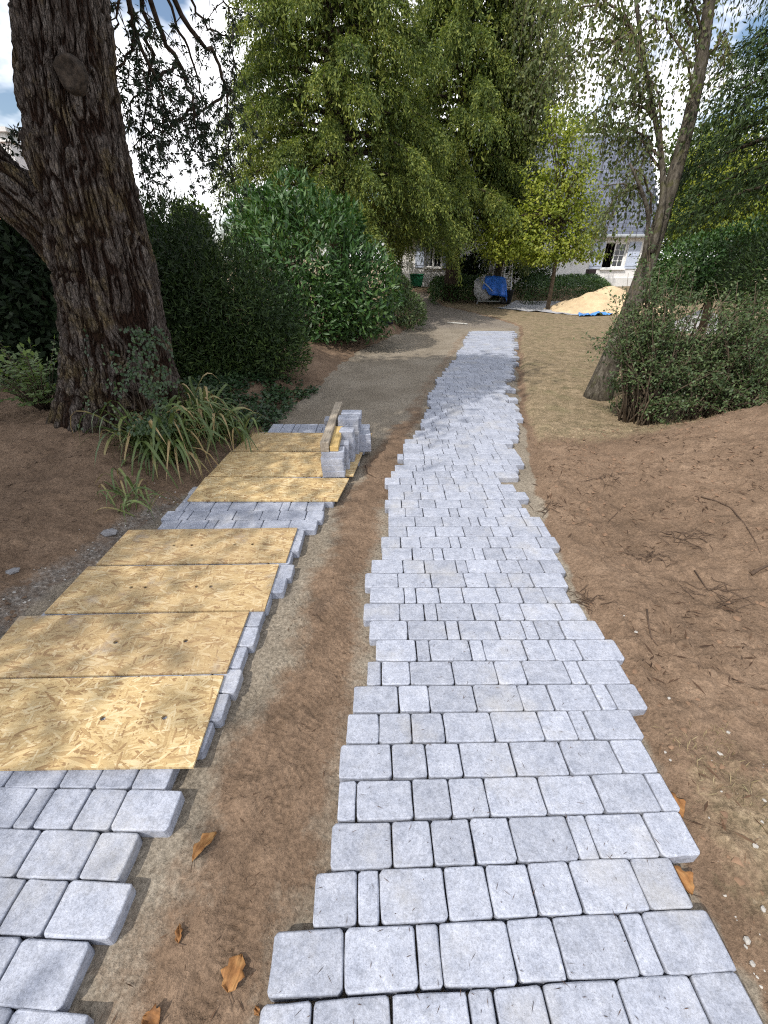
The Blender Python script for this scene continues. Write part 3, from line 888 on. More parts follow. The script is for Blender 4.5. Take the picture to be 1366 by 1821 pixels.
def hanging_conifer(name, label, base, height, z0, prof, nl, mat, seed, per=34, leafn=13, leafL=0.13, droop=0.5, trunk_r=0.22, barkm=None, sector=None, group=None, twig=(0.35, 0.95), lean=(0, 0), xs=1.0, leafW=0.27, az=None, fill=0):
    """trunk with drooping limbs; prof(t) limb length at relative height"""
    r = np.random.default_rng(seed)
    root = tree_root(name, base, label, group=group)
    mb = MB()
    tp = [Vector((lean[0] * t, lean[1] * t, height * t - (0.3 if t == 0 else 0))) for t in np.linspace(0, 1, 9)]
    mb.tube(tp, [trunk_r * (1.25 - 1.15 * t) if t > 0.02 else trunk_r * 1.6 for t in np.linspace(0, 1, 9)], 12)
    PP, AA = [], []
    for i in range(nl):
        t = (i + r.random()) / nl
        z = z0 + (height * 0.985 - z0) * t
        a = r.uniform(*sector) if sector else i * 2.39996 + r.uniform(-0.3, 0.3)
        ln = prof(t) * r.uniform(0.78, 1.12) * (az(a) if az else 1)
        s = np.linspace(0, 1, 7)
        out = np.array((math.cos(a) * xs, math.sin(a), 0))
        rise = 0.16 + 0.15 * r.random()
        pts = np.array((lean[0] * z / height, lean[1] * z / height, z)) + out * (s * ln)[:, None] + np.array((0, 0, 1)) * ((rise * s - droop * s ** 2.2) * ln)[:, None]
        mb.tube([tuple(q) for q in pts], list(np.linspace(0.03 + 0.013 * ln, 0.006, 7)), 5, False)
        # hanging branchlets
        nb = max(6, int(per * (ln / prof(0.0)) ** 0.8))
        u = 0.25 + 0.75 * r.random(nb) ** 0.7
        bx = np.stack([np.interp(u, s, pts[:, k]) for k in range(3)], 1)
        lat = np.array((-math.sin(a), math.cos(a), 0))
        sd = r.uniform(-1, 1, nb)
        tl = (twig[0] + (twig[1] - twig[0]) * r.random(nb)) * (0.55 + 0.45 * u) * (0.6 + 0.4 * ln / prof(0.0))
        d0 = norm(out * 0.65 + lat * sd[:, None] * 0.9 + np.array((0, 0, 1)) * r.uniform(-0.25, 0.25, nb)[:, None])
        v = (np.arange(leafn) + 0.5) / leafn
        # branchlet curve: outwards then hanging
        pp = bx[:, None, :] + d0[:, None, :] * (tl[:, None] * np.sin(v * 1.5)[None, :] * 0.62)[:, :, None] \
            - np.array((0, 0, 1)) * (tl[:, None] * (v ** 1.8)[None, :] * 0.75)[:, :, None]
        tang = norm(d0[:, None, :] * (np.cos(v * 1.5) * 0.9)[None, :, None] - np.array((0, 0, 1)) * (0.2 + 1.3 * v)[None, :, None])
        ax = norm(tang + 0.55 * r.normal(size=pp.shape))
        pp = pp + 0.035 * r.normal(size=pp.shape)
        PP.append(pp.reshape(-1, 3)); AA.append(ax.reshape(-1, 3))
    mb.build('trunk', barkm or M['bark2'], root, True)
    p, ax = np.concatenate(PP), np.concatenate(AA)
    if fill:
        zf = r.uniform(z0 - 0.3, height * 0.9, fill); tf = np.clip((zf - z0) / (height - z0), 0, 1); af = r.uniform(0, 6.283, fill)
        rf_ = np.array([prof(q) for q in tf]) * np.array([az(q) if az else 1 for q in af]) * np.sqrt(r.random(fill)) * 0.75
        p = np.concatenate([p, np.stack([rf_ * np.cos(af), rf_ * np.sin(af), zf], 1)]); ax = np.concatenate([ax, norm(r.normal(size=(fill, 3)) - np.array((0, 0, 1.0)))])
    L = leafL * (0.7 + 0.6 * r.random(len(p)))
    if fill: L[-fill:] *= 1.8
    foliage('crown', p, ax, L, L * leafW, mat, root, seed=seed, fold=0.1)
    return root

# ------------------------------------------------------------------ the big conifer on the left
YT = 4.32
prof_px = [(-420, -40, 100), (-300, -10, 130), (-150, 5, 158), (0, 22, 182), (100, 32, 193), (200, 44, 209), (300, 56, 232), (400, 82, 255), (500, 103, 279), (600, 118, 299), (680, 121, 322), (740, 108, 345), (775, 88, 372), (830, 60, 410)]
rows = []
for (py, a, b) in prof_px:
    L_, R_ = P(a, py, YT), P(b, py, YT)
    rows.append(((L_.x + R_.x) / 2, (L_.z + R_.z) / 2, (R_.x - L_.x) / 2))
rows.sort(key=lambda q: q[1])
tz = np.array([q[1] for q in rows]); tx = np.array([q[0] for q in rows]); tr = np.array([q[2] for q in rows])
BX, BZ = float(np.interp(0.3, tz, tx)), 0.22
cedar = tree_root('old_conifer', (BX, YT, BZ), 'huge rough-barked conifer leaning over the brown bank beside the boards')

def bark_tube(cx, cy, cz, rad, tdir_up, na, name, parent, amp=1.0):
    """tube through the centres with furrowed bark as real relief"""
    n = len(cx)
    th = np.linspace(0, 2 * np.pi, na, endpoint=False)
    C = np.stack([cx, cy, cz], 1)
    T = norm(np.gradient(C, axis=0))
    U = norm(np.cross(T, np.array((0, 1.0, 0.02)))); Wv = np.cross(T, U)
    dirv = np.cos(th)[None, :, None] * U[:, None, :] + np.sin(th)[None, :, None] * Wv[:, None, :]
    base = C[:, None, :] + dirv * rad[:, None, None]
    s = np.concatenate([[0], np.cumsum(np.linalg.norm(np.diff(C, axis=0), axis=1))])
    # bark coordinates: around (3-D so it closes) and along
    bxx = np.cos(th)[None, :] * np.mean(rad) + 0 * s[:, None]; byy = np.sin(th)[None, :] * np.mean(rad) + 0 * s[:, None]; bzz = s[:, None] + 0 * th[None, :]
    wob = fbm(bxx * 5, byy * 5, bzz * 3, 3, 41) - 0.5
    wob2 = fbm(bxx * 2, byy * 2, bzz * 1.2, 3, 43) - 0.5
    f1, f2, idv = worley(bxx * 18 + wob * 3.6, byy * 18 + wob * 3.6, bzz * 2.9 + wob2 * 3.0, 77)
    plate = sstep(0.0, 0.42, f2 - f1)
    g1, g2, gid = worley(bxx * 46 + wob * 5, byy * 46 + wob2 * 5, bzz * 10 + wob * 3, 78)
    rid = 1 - np.abs(2 * fbm(bxx * 20 + wob2 * 3, byy * 20, bzz * 3.0, 4, 57) - 1)
    flute = fbm(bxx * 2.6, byy * 2.6, bzz * 0.35, 3, 55) - 0.5
    fine = fbm(bxx * 60, byy * 60, bzz * 16, 3, 56) - 0.5
    hgt = 0.40 * plate + 0.20 * idv * plate + 0.22 * sstep(0, 0.35, g2 - g1) * gid + 0.42 * (1 - sstep(0.55, 1.0, rid)) + 0.22 * fine
    disp = amp * (0.055 * hgt - 0.040) + flute * 0.22 * rad[:, None] * amp
    low = 1 - sstep(0.1, 0.75, s)
    disp = disp + (low[:, None] * 0.30 * rad[:, None] * (fbm(np.cos(th) * 2.2, np.sin(th) * 2.2, seed=60) - 0.5)[None, :] * 1.6 if amp > 0.9 else 0)
    V = (base + dirv * disp[:, :, None]).reshape(-1, 3)
    idx = np.arange(n * na).reshape(n, na)
    nxt = np.roll(idx, -1, 1)
    F = np.stack([idx[:-1], nxt[:-1], nxt[1:], idx[1:]], -1).reshape(-1, 4)
    o = np_obj(name, V, F, M['bark'], parent, False)
    ca = o.data.color_attributes.new('plate', 'FLOAT_COLOR', 'POINT')
    hc = np.clip(hgt, 0, 1).reshape(-1); gr = np.clip(0.55 * gid + 0.45 * idv, 0, 1).reshape(-1)
    ca.data.foreach_set('color', np.stack([hc, gr, hc, np.ones_like(hc)], 1).astype(np.float32).ravel())
    return o

zz = np.linspace(tz[0], tz[-1], 400)
cx = np.interp(zz, tz, tx); rr_ = np.interp(zz, tz, tr)
ker = np.ones(15) / 15
sm = lambda a: np.convolve(np.pad(a, 7, 'edge'), ker, 'valid')
cx, rr_ = sm(cx), sm(rr_)
bark_tube(cx - BX, np.zeros_like(zz) + 0.02 * zz, zz - BZ, rr_ * 0.93, None, 340, 'trunk', cedar)
# left limb
lp = [P(170, 500, YT), P(110, 425, YT - 0.02), P(50, 365, YT - 0.05), P(-15, 308, YT - 0.1), P(-90, 220, YT - 0.2), P(-200, 60, YT - 0.35), P(-330, -200, YT - 0.5)]
t_ = np.linspace(0, 1, 120); tk = np.linspace(0, 1, len(lp))
lc = np.array([[q.x - BX, q.y - YT, q.z - BZ] for q in lp])
lcx, lcy, lcz = (sm(np.interp(t_, tk, lc[:, k])) for k in range(3))
bark_tube(lcx, lcy, lcz, np.interp(t_, [0, 0.2, 0.5, 1], [0.27, 0.23, 0.195, 0.15]), None, 170, 'limb', cedar, 0.8)
# sawn-off branch scar
sc_ = P(92, 112, YT - 0.42)
mbs = MB()
ang0 = np.linspace(0, 2 * math.pi, 14, endpoint=False)
ry = -float(np.interp(sc_.z, tz, tr))
prof = [(0.10, 0.07), (0.088, 0.012), (0.074, -0.004), (0.055, 0.012), (0.040, 0.008), (0.025, 0.014), (0.0, 0.012)]
vs, fs = [], []
for (q, dy) in prof:
    for a in ang0: vs.append((q * math.cos(a) * (1 + 0.10 * math.sin(3 * a) + 0.08 * math.sin(5 * a + 1)), dy, q * 1.15 * math.sin(a)))
for i in range(len(prof) - 1):
    for k in range(14): fs.append((i * 14 + k, i * 14 + (k + 1) % 14, (i + 1) * 14 + (k + 1) % 14, (i + 1) * 14 + k))
mbs.add(vs, fs)
scar = mbs.build('branch_scar', plain('scar_wood', (0.040, 0.031, 0.024), 0.95, 0.75, 30, bump=1.0, bscale=45), cedar, True)
scar.location = (sc_.x - BX, ry * 0.945 + 0.02 * sc_.z, sc_.z - BZ)

# drooping boughs of the big conifer: curves over the gap of sky
boughs = [
    [(150, -520, 4.4), (205, -260, 4.6), (228, 0, 4.9), (240, 65, 5.0), (275, 130, 5.1), (296, 190, 5.2), (310, 250, 5.25)],
    [(228, 0, 4.9), (240, 65, 5.0), (212, 125, 4.9), (196, 142, 4.8)],
    [(140, -560, 4.4), (235, -140, 4.9), (285, 60, 5.3), (320, 110, 5.5), (345, 190, 5.6), (352, 235, 5.7), (330, 290, 5.75)],
    [(150, -600, 4.4), (255, -150, 5.0), (330, 50, 5.6), (385, 95, 5.9), (402, 160, 6.0), (408, 250, 6.1), (405, 300, 6.1)],
    [(160, -600, 4.4), (290, -120, 5.2), (355, 40, 5.9), (410, 70, 6.2), (424, 140, 6.3)],
    [(150, -480, 4.4), (215, -150, 5.0), (262, 20, 5.4), (268, 110, 5.6), (258, 200, 5.7), (246, 300, 5.8)],
    [(255, -150, 5.0), (305, 20, 5.5), (350, 120, 5.9), (366, 215, 6.1), (360, 300, 6.2)],
    [(160, -650, 4.4), (190, -200, 4.6), (215, -20, 4.8), (205, 50, 4.9), (192, 110, 4.9)],
    [(345, 190, 5.6), (300, 225, 5.6), (262, 235, 5.6), (235, 262, 5.6)],
    [(320, 110, 5.5), (268, 150, 5.5), (235, 180, 5.5), (212, 220, 5.5)],
    [(402, 160, 6.0), (370, 190, 6.0), (330, 205, 6.0), (290, 235, 6.0)],
    [(160, -650, 4.4), (330, -160, 5.4), (400, 0, 6.2), (425, 60, 6.5)],
    [(70, 330, 4.8), (40, 262, 4.9), (24, 222, 4.9)],
]
mbb = MB(); TP, TA = [], []
rb = np.random.default_rng(21)
for bi, bq in enumerate(boughs):
    pts = np.array([[q.x - BX, q.y - YT, q.z - BZ] for q in (P(*b) for b in bq)])
    s = np.linspace(0, 1, len(pts)); ss = np.linspace(0, 1, 26)
    cu = np.stack([np.interp(ss, s, pts[:, k]) for k in range(3)], 1)
    for _ in range(2): cu[1:-1] = (cu[:-2] + 2 * cu[1:-1] + cu[2:]) / 4
    cu[1:-1] += 0.012 * rb.normal(size=(24, 3))
    r0 = 0.030 if len(bq) > 5 else 0.016
    mbb.tube([tuple(q) for q in cu], list(np.linspace(r0, 0.004, 26)), 6, False)
    ntw = 22 if len(bq) > 5 else 10
    for k in range(ntw):
        u = 0.34 + 0.66 * rb.random() if len(bq) > 4 else 0.1 + 0.9 * rb.random()
        if cu[int(u * 25)][2] + BZ > 4.4: continue
        st = cu[min(25, int(u * 25))]
        ln = 0.16 + 0.42 * rb.random()
        d = norm(np.array((rb.normal() * 0.8, rb.normal() * 0.8, -0.9 + 0.5 * rb.normal())))
        v = np.linspace(0, 1, 6)
        tw = st + d * (v * ln)[:, None] - np.array((0, 0, 1)) * (v ** 2 * ln * 0.5)[:, None]
        mbb.tube([tuple(q) for q in tw], list(np.linspace(0.0045, 0.0018, 6)), 4, False)
        nt = int(3 + ln * 13)
        for q in range(nt):
            if rb.random() < 0.38: continue
            w = (q + 0.6) / nt
            c = np.array([np.interp(w, v, tw[:, m]) for m in range(3)]) + 0.02 * rb.normal(size=3)
            m = 15
            dd = norm(rvec(m, rb) + 0.45 * d - np.array((0, 0, 0.2)))
            TP.append(c + dd * 0.004); TA.append(dd)
mbb.build('bough', M['bark2'], cedar, True)
TP, TA = np.concatenate(TP), np.concatenate(TA)
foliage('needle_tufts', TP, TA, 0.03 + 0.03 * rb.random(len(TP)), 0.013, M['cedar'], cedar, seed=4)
# unseen high crown above the frame, shaped for the shade it casts
CP_, CA_ = [], []
mbh = MB()
for i in range(40):
    t = (i + rb.random()) / 40
    z = 5.0 + 2.3 * t
    a = math.pi + rb.uniform(-0.25, 1.1)
    ln = (3.6 - 1.6 * t) * rb.uniform(0.7, 1.15)
    s = np.linspace(0, 1, 6)
    x0 = float(np.interp(z, tz, tx)) - BX
    pts = np.array((x0, 0, z - BZ)) + np.array((math.cos(a), math.sin(a), 0)) * (s * ln)[:, None] + np.array((0, 0, 1)) * ((0.2 * s - 0.3 * s ** 2) * ln)[:, None]
    mbh.tube([tuple(q) for q in pts], list(np.linspace(0.06, 0.01, 6)), 5, False)
    n = 330
    u = 0.2 + 0.8 * rb.random(n)
    c = np.stack([np.interp(u, s, pts[:, k]) for k in range(3)], 1) + rb.normal(size=(n, 3)) * np.array((0.32, 0.32, 0.16))
    CP_.append(c); CA_.append(norm(rb.normal(size=(n, 3)) - np.array((0, 0, 0.4))))
for k in range(72):  # foliage masses added out of view to shade left bank, hedge and trunk
    c0_ = np.array((rb.uniform(-6.0, -1.9), rb.uniform(-3.6, 0.8), rb.uniform(4.6, 6.8) - BZ))
    if k % 2: c0_ = np.array((rb.uniform(-6.5, -2.7), rb.uniform(-6.6, -3.0), rb.uniform(4.6, 6.6) - BZ))
    st = np.array((lcx[-1], lcy[-1], lcz[-1])) if k % 2 else np.array((float(np.interp(6.0, tz, tx)) - BX, 0, 5.6))
    mbh.tube([tuple(st), tuple((st + c0_) / 2 + np.array((0, 0, .3))), tuple(c0_)], [0.05, 0.03, 0.01], 5, False)
    n = 300
    CP_.append(c0_ + rb.normal(size=(n, 3)) * np.array((0.6, 0.6, 0.3))); CA_.append(norm(rb.normal(size=(n, 3)) - np.array((0, 0, 0.4))))
CP_, CA_ = np.concatenate(CP_), np.concatenate(CA_)
mbh.build('shade_crown_limb', M['bark2'], cedar, True)
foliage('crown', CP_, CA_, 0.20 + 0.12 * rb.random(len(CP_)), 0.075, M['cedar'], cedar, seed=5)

# ivy climbing the trunk
ri = np.random.default_rng(8)
ip, ia, iu = [], [], []
for k in range(1300):
    u = ri.random()
    py = 770 - 190 * u ** 1.3
    pxl = 215 + (ri.random() ** 0.8) * 95 - 15 * u + (15 * ri.normal())
    if ri.random() < 0.12: pxl = 130 + 30 * ri.random()
    if vnoise(np.array([pxl / 22]), np.array([py / 30]), seed=4)[0] < 0.42: continue
    q = P(pxl, py, YT)
    cxl, rl = float(np.interp(q.z, tz, tx)), float(np.interp(q.z, tz, tr)) * 1.03
    sx = (q.x - cxl) / rl
    if abs(sx) > 0.98: continue
    yy = YT - rl * math.sqrt(1 - sx * sx) - 0.006 - 0.014 * ri.random()
    # move along the view ray to that depth
    q = P(pxl, py, yy)
    ip.append((q.x - BX, q.y - YT, q.z - BZ)); ia.append((0.7 * ri.normal(), -0.25 + 0.2 * ri.normal(), -0.55 + 0.5 * ri.normal())); iu.append((sx, -1, 0.5))
ivy = empty('ivy', (BX, YT, BZ)); tag(ivy, 'small ivy plant climbing the base of the huge conifer trunk', 'ivy')
foliage('foliage', np.array(ip), np.array(ia), 0.020 + 0.020 * ri.random(len(ip)), 0.026, M['ivy'], ivy, up=np.array(iu), seed=3)
mbv = MB()
for k in range(5):
    pts = []
    for u in np.linspace(0, 1, 7):
        px_, py_ = 230 + k * 16 + 10 * math.sin(u * 5 + k), 775 - 175 * u
        q = P(px_, py_, YT); cxl, rl = float(np.interp(q.z, tz, tx)), float(np.interp(q.z, tz, tr)) * 1.02
        sx = max(-.95, min(.95, (q.x - cxl) / rl)); q = P(px_, py_, YT - rl * math.sqrt(1 - sx * sx) - 0.004)
        pts.append((q.x - BX, q.y - YT, q.z - BZ))
    mbv.tube(pts, 0.003, 4)
mbv.build('vine', M['bark2'], ivy, True)

# ------------------------------------------------------------------ tall cypresses behind
hanging_conifer('weeping_cypress', 'tall dense yellow-green cypress with dark trunk rising from the low clipped shrubs', (3.0, 21.6, gz1(3.0, 21.6)), 11.5, 2.75,
                lambda t: 4.0 * (1 - t) ** 0.6 + 0.5, 125, M['cypress'], 31, per=80, leafn=30, leafL=0.105, leafW=0.34, twig=(0.6, 1.4), trunk_r=0.26, group='tall cypresses', droop=0.40, fill=16000, az=lambda a: 0.7 if math.cos(a) > 0.25 else 1.0)
hanging_conifer('weeping_cypress', 'tall broad yellow-green cypress rising behind the glossy laurel', (-1.4, 15.8, gz1(-1.4, 15.8)), 10, 2.4,
                lambda t: 3.25 * (1 - t) ** 0.6 + 0.5, 125, M['cypress'], 32, per=82, leafn=34, leafL=0.082, leafW=0.36, twig=(0.5, 1.2), trunk_r=0.26, group='tall cypresses', droop=0.42, fill=16000)

# ------------------------------------------------------------------ birches
def birch(name, label, base, path, radii, limbs, mat, seed, twigs, leafL, hang, sub=(), group=None, n_leaf=16):
    """path: trunk points relative to base; limbs: (trunk index 0-1, end point, ) ; hanging leafy twigs along limbs"""
    r = np.random.default_rng(seed)
    root = tree_root(name, base, label, group=group)
    mb = MB()
    path = [Vector(q) for q in path]
    def dense(pts, n):
        pts = np.array([tuple(q) for q in pts]); s = np.linspace(0, 1, len(pts)); ss = np.linspace(0, 1, n)
        c = np.stack([np.interp(ss, s, pts[:, k]) for k in range(3)], 1)
        for _ in range(3): c[1:-1] = (c[:-2] + 2 * c[1:-1] + c[2:]) / 4
        return c
    tr_ = dense(path, 24)
    mb.tube([tuple(q) for q in tr_], list(np.interp(np.linspace(0, 1, 24), np.linspace(0, 1, len(radii)), radii)), 14)
    for pts, r0, r1 in sub:
        c = dense(pts, 14); mb.tube([tuple(q) for q in c], list(np.linspace(r0, r1, 14)), 8)
    mb.build('trunk', M['birchbark'], root, True)
    ml = MB(); PP, AA = [], []
    for (a, b, rad) in limbs:
        a, b = np.array(a), np.array(b)
        s = np.linspace(0, 1, 9)
        ln = np.linalg.norm(b - a)
        c = a + (b - a) * s[:, None] + np.array((0, 0, 1)) * (0.16 * ln * np.sin(s * math.pi))[:, None]
        c[1:-1] += 0.03 * ln * r.normal(size=(7, 3)) * 0.6
        ml.tube([tuple(q) for q in c], list(np.linspace(rad, 0.005, 9)), 5, False)
        n = int(twigs * ln)
        for k in range(n):
            u = 0.15 + 0.85 * r.random()
            st = np.array([np.interp(u, s, c[:, m]) for m in range(3)])
            tl = hang * (0.35 + 0.65 * r.random())
            d = norm(np.array((r.normal(), r.normal(), 0.15)))
            v = np.linspace(0, 1, 5)
            tw = st + d * (tl * 0.42 * np.sin(v * 1.57))[:, None] - np.array((0, 0, 1)) * (tl * v ** 1.6)[:, None]
            ml.tube([tuple(q) for q in tw], list(np.linspace(0.004, 0.0015, 5)), 3, False)
            m = max(4, int(n_leaf * tl / hang))
            w = r.random(m)
            p = np.stack([np.interp(w, v, tw[:, q]) for q in range(3)], 1) + 0.035 * r.normal(size=(m, 3))
            PP.append(p); AA.append(norm(np.array((0, 0, -0.9)) + 0.65 * r.normal(size=(m, 3))))
    ml.build('limb', M['stem'], root, True)
    p, a = np.concatenate(PP), np.concatenate(AA)
    foliage('crown', p, a, leafL * (0.7 + 0.6 * r.random(len(p))), leafL * 0.62, mat, root, seed=seed, fold=0.1)
    return root

# the leaning birch by the lawn
YB = 6.35
b0 = G(1062, 705, -0.02)
def rel(px, py, Y, b): q = P(px, py, Y); return (q.x - b[0], q.y - b[1], q.z - b[2])
bb = (b0.x, b0.y, gz1(b0.x, b0.y))
tpath = [(0, 0, -0.15), rel(1085, 640, YB, bb), rel(1120, 560, YB + .1, bb), rel(1155, 460, YB + .2, bb), rel(1185, 360, YB + .3, bb), rel(1215, 260, YB + .4, bb), rel(1240, 160, YB + .5, bb), rel(1262, 20, YB + .6, bb), rel(1275, -150, YB + .7, bb), rel(1270, -420, YB + .8, bb)]
limbs = []
rl_ = random.Random(17)
for (px0, py0, px1, py1, Y0, Y1) in ((1180, 310, 1135, 90, 6.7, 6.9), (1140, 100, 1060, -40, 6.9, 7.2), (1160, 210, 1070, 110, 6.8, 7.3), (1135, 90, 1010, 20, 6.9, 7.6), (1232, 190, 1150, 20, 6.8, 6.5),
                                     (1150, 360, 1075, 330, 6.7, 6.8), (1158, 380, 1128, 300, 6.6, 6.4), (1240, 150, 1190, -60, 6.9, 7.4), (1140, 100, 950, -30, 6.9, 7.8), (1250, 60, 1080, -130, 7.0, 7.4),
                                     (1262, 20, 1000, -160, 7.0, 7.9), (1240, 160, 1290, 60, 6.9, 7.3), (1262, 20, 1330, -60, 7, 7.2), (1150, 120, 1100, 70, 6.9, 6.2), (1262, -60, 940, -110, 7.0, 8.4), (1135, 90, 985, 130, 6.9, 7.9),
                                     (1262, -60, 1180, -220, 7, 6.4), (1160, 210, 1040, 210, 6.8, 7.6), (1180, 310, 1090, 250, 6.7, 7.2), (1140, 335, 1075, 380, 6.5, 7.0), (1175, 280, 1050, 230, 6.7, 7.6)):
    limbs.append((rel(px0, py0, Y0, bb), rel(px1, py1, Y1, bb), 0.016))
birch('leaning_birch', 'leaning grey birch trunk at the edge of the dry lawn, airy foliage', bb, tpath,
      [0.22, 0.14, 0.12, 0.105, 0.085, 0.078, 0.068, 0.058, 0.05, 0.035], limbs, M['birch'], 5, 22, 0.052, 0.85, n_leaf=26,
      sub=(([rel(1158, 450, YB + .1, bb), rel(1175, 395, YB + .1, bb), rel(1184, 330, YB + .3, bb), rel(1175, 260, YB + .4, bb), rel(1160, 180, YB + .5, bb), rel(1140, 95, YB + .55, bb), rel(1125, -60, YB + .6, bb)], 0.045, 0.018),
           ([rel(1143, 470, YB, bb), rel(1157, 385, YB - .05, bb), rel(1140, 335, YB - .1, bb), rel(1120, 290, YB - .1, bb)], 0.03, 0.012)))
# the weeping birch in front of the cypress
Yw = 21.9
wq = P(878, 500, Yw)
wb = (wq.x, Yw, gz1(wq.x, Yw))
wpath = [(0, 0, -0.2), rel(892, 460, Yw, wb), rel(908, 420, Yw, wb), rel(918, 330, Yw, wb), rel(928, 200, Yw, wb), rel(932, 40, Yw, wb), rel(932, -60, Yw, wb)]
limbs = []
for k in range(84):
    t = rl_.uniform(0.0, 1.0); q = Vector(wpath[3]).lerp(Vector(wpath[6]), t) if k < 64 else Vector(wpath[2]).lerp(Vector(wpath[3]), t)
    a = rl_.uniform(0, 6.28); ln = rl_.uniform(1.0, 2.3)
    limbs.append((tuple(q), (q.x + math.cos(a) * ln * 0.8, q.y + math.sin(a) * ln * .8 - 0.9, q.z + rl_.uniform(0.1, 0.9)), 0.025))
birch('weeping_birch', 'weeping birch with grey-green hanging foliage beside the yellow-green cypress', wb, wpath, [0.24, 0.19, 0.17, 0.14, 0.11, 0.08, 0.05], limbs, M['birch'], 6, 13, 0.11, 2.4, n_leaf=52)

# ------------------------------------------------------------------ broadleaf trees
def leafy_tree(name, label, base, trunk_pts, r0, blobs, mat, leafL, seed, group=None, barkm=None, lump=0.35, gap=0.36, shell=3.2):
    r = np.random.default_rng(seed); rr = random.Random(seed)
    root = tree_root(name, base, label, group=group)
    mb = MB()
    mb.tube(trunk_pts, list(np.linspace(r0, r0 * 0.45, len(trunk_pts))), 10)
    PP, AA, UU = [], [], []
    top = Vector(trunk_pts[-1])
    for i, (c, rad, n) in enumerate(blobs):
        p, d = blob_points(n, c, rad, r, lump, 2.2, shell, None, seed + i, gap)
        PP.append(p); AA.append(norm(d * 0.6 + np.array((0, 0, -0.35)) + 0.8 * r.normal(size=p.shape))); UU.append(d + np.array((0, 0, 0.8)))
        st = Vector(trunk_pts[-1]).lerp(Vector(trunk_pts[len(trunk_pts) // 2]), rr.random() * 0.7)
        for k in range(3):
            e = Vector(c) + Vector((rr.uniform(-.5, .5) * rad[0], rr.uniform(-.5, .5) * rad[1], rr.uniform(-.2, .6) * rad[2]))
            mid = st.lerp(e, 0.5) + Vector((0, 0, 0.12 * (e - st).length))
            mb.tube([st, mid, e], [r0 * 0.35, r0 * 0.2, 0.008], 5, False)
    mb.build('trunk', barkm or M['stem'], root, True)
    p, a, u = (np.concatenate(q) for q in (PP, AA, UU))
    foliage('crown', p, a, leafL * (0.7 + 0.6 * r.random(len(p))), leafL * 0.72, mat, root, seed=seed, up=u, fold=0.12)
    return root

ym = 18.6
q0 = P(983, 497, ym); mb0 = (q0.x, ym, gz1(q0.x, ym))
def rl2(px, py, Y, dx=0, dy=0): q = P(px, py, Y); return (q.x - mb0[0] + dx, q.y - mb0[1] + dy, q.z - mb0[2])
def pxm(Y): return P(783, 460, Y).x / 100.0       # metres per pixel near the horizon at depth Y
s_ = pxm(ym)
leafy_tree('maple_tree', 'small bright yellow-green tree in front of the white house wall', mb0, [(0, 0, -0.1), rl2(988, 470, ym), rl2(992, 430, ym), rl2(990, 380, ym)], 0.085,
           [(rl2(1020, 425, ym), (45 * s_, 1.0, 0.55), 1900), (rl2(955, 425, ym), (55 * s_, 1.1, 0.6), 2000), (rl2(1035, 375, ym), (38 * s_, 0.9, 0.6), 1500), (rl2(985, 370, ym), (55 * s_, 1.1, 0.7), 2200),
            (rl2(1015, 305, ym), (38 * s_, 0.9, 0.7), 1300), (rl2(1035, 452, ym), (26 * s_, 0.7, 0.3), 500), (rl2(915, 440, ym), (48 * s_, 0.9, 0.45), 1500), (rl2(870, 425, ym), (30 * s_, 0.8, 0.5), 700), (rl2(1062, 455, ym), (16 * s_, 0.5, 0.2), 200), (rl2(960, 320, ym), (35 * s_, 0.8, 0.6), 900),
            (rl2(1055, 410, ym), (20 * s_, 0.6, 0.3), 350), (rl2(930, 385, ym), (35 * s_, 0.8, 0.45), 800), (rl2(1000, 265, ym), (24 * s_, 0.6, 0.45), 450), (rl2(885, 452, ym), (30 * s_, 0.8, 0.35), 600), (rl2(955, 460, ym), (38 * s_, 0.9, 0.3), 800), (rl2(1000, 455, ym), (34 * s_, 0.9, 0.32), 800), (rl2(900, 400, ym), (28 * s_, 0.8, 0.5), 600), (rl2(1030, 335, ym), (30 * s_, 0.8, 0.6), 900), (rl2(1015, 235, ym), (26 * s_, 0.7, 0.6), 600), (rl2(985, 215, ym), (24 * s_, 0.7, 0.6), 450), (rl2(1045, 290, ym), (18 * s_, 0.5, 0.5), 350)], M['maple'], 0.105, 51, lump=0.85, gap=0.44, shell=1.8)
# yellow-green tree behind the right hedge
yr = 12.5
sr = pxm(yr)
q1 = P(1290, 470, yr); rb0 = (q1.x, yr, gz1(q1.x, yr))
def rl3(px, py, Y): q = P(px, py, Y); return (q.x - rb0[0], q.y - rb0[1], q.z - rb0[2])
leafy_tree('hazel_tree', 'yellow-green tree spreading behind the dark clipped hedge', rb0, [(0, 0, -0.1), rl3(1292, 430, yr), rl3(1295, 380, yr), rl3(1300, 320, yr)], 0.1,
           [(rl3(1290, 370, yr), (85 * sr, 1.0, 0.8), 3600), (rl3(1345, 340, yr), (70 * sr, 1.0, 0.9), 2600), (rl3(1225, 385, yr), (45 * sr, 0.8, 0.55), 1700), (rl3(1420, 370, yr), (80 * sr, 1.0, 1.0), 2600),
            (rl3(1330, 270, yr), (80 * sr, 1.0, 0.9), 2400), (rl3(1240, 310, yr), (40 * sr, 0.8, 0.5), 1000)], M['maple'], 0.10, 52, gap=0.34)

# dark conifer reaching in from the right
hanging_conifer('dark_spruce', 'dark green conifer whose drooping boughs hang beside the leaning birch', (6.2, 6.6, gz1(6.2, 6.6)), 8.5, 2.5, lambda t: 2.35 * (1 - t) ** 0.7 + 0.3, 110,
                M['yew'], 71, per=95, leafn=24, leafL=0.062, droop=0.36, trunk_r=0.22, twig=(0.4, 0.9))

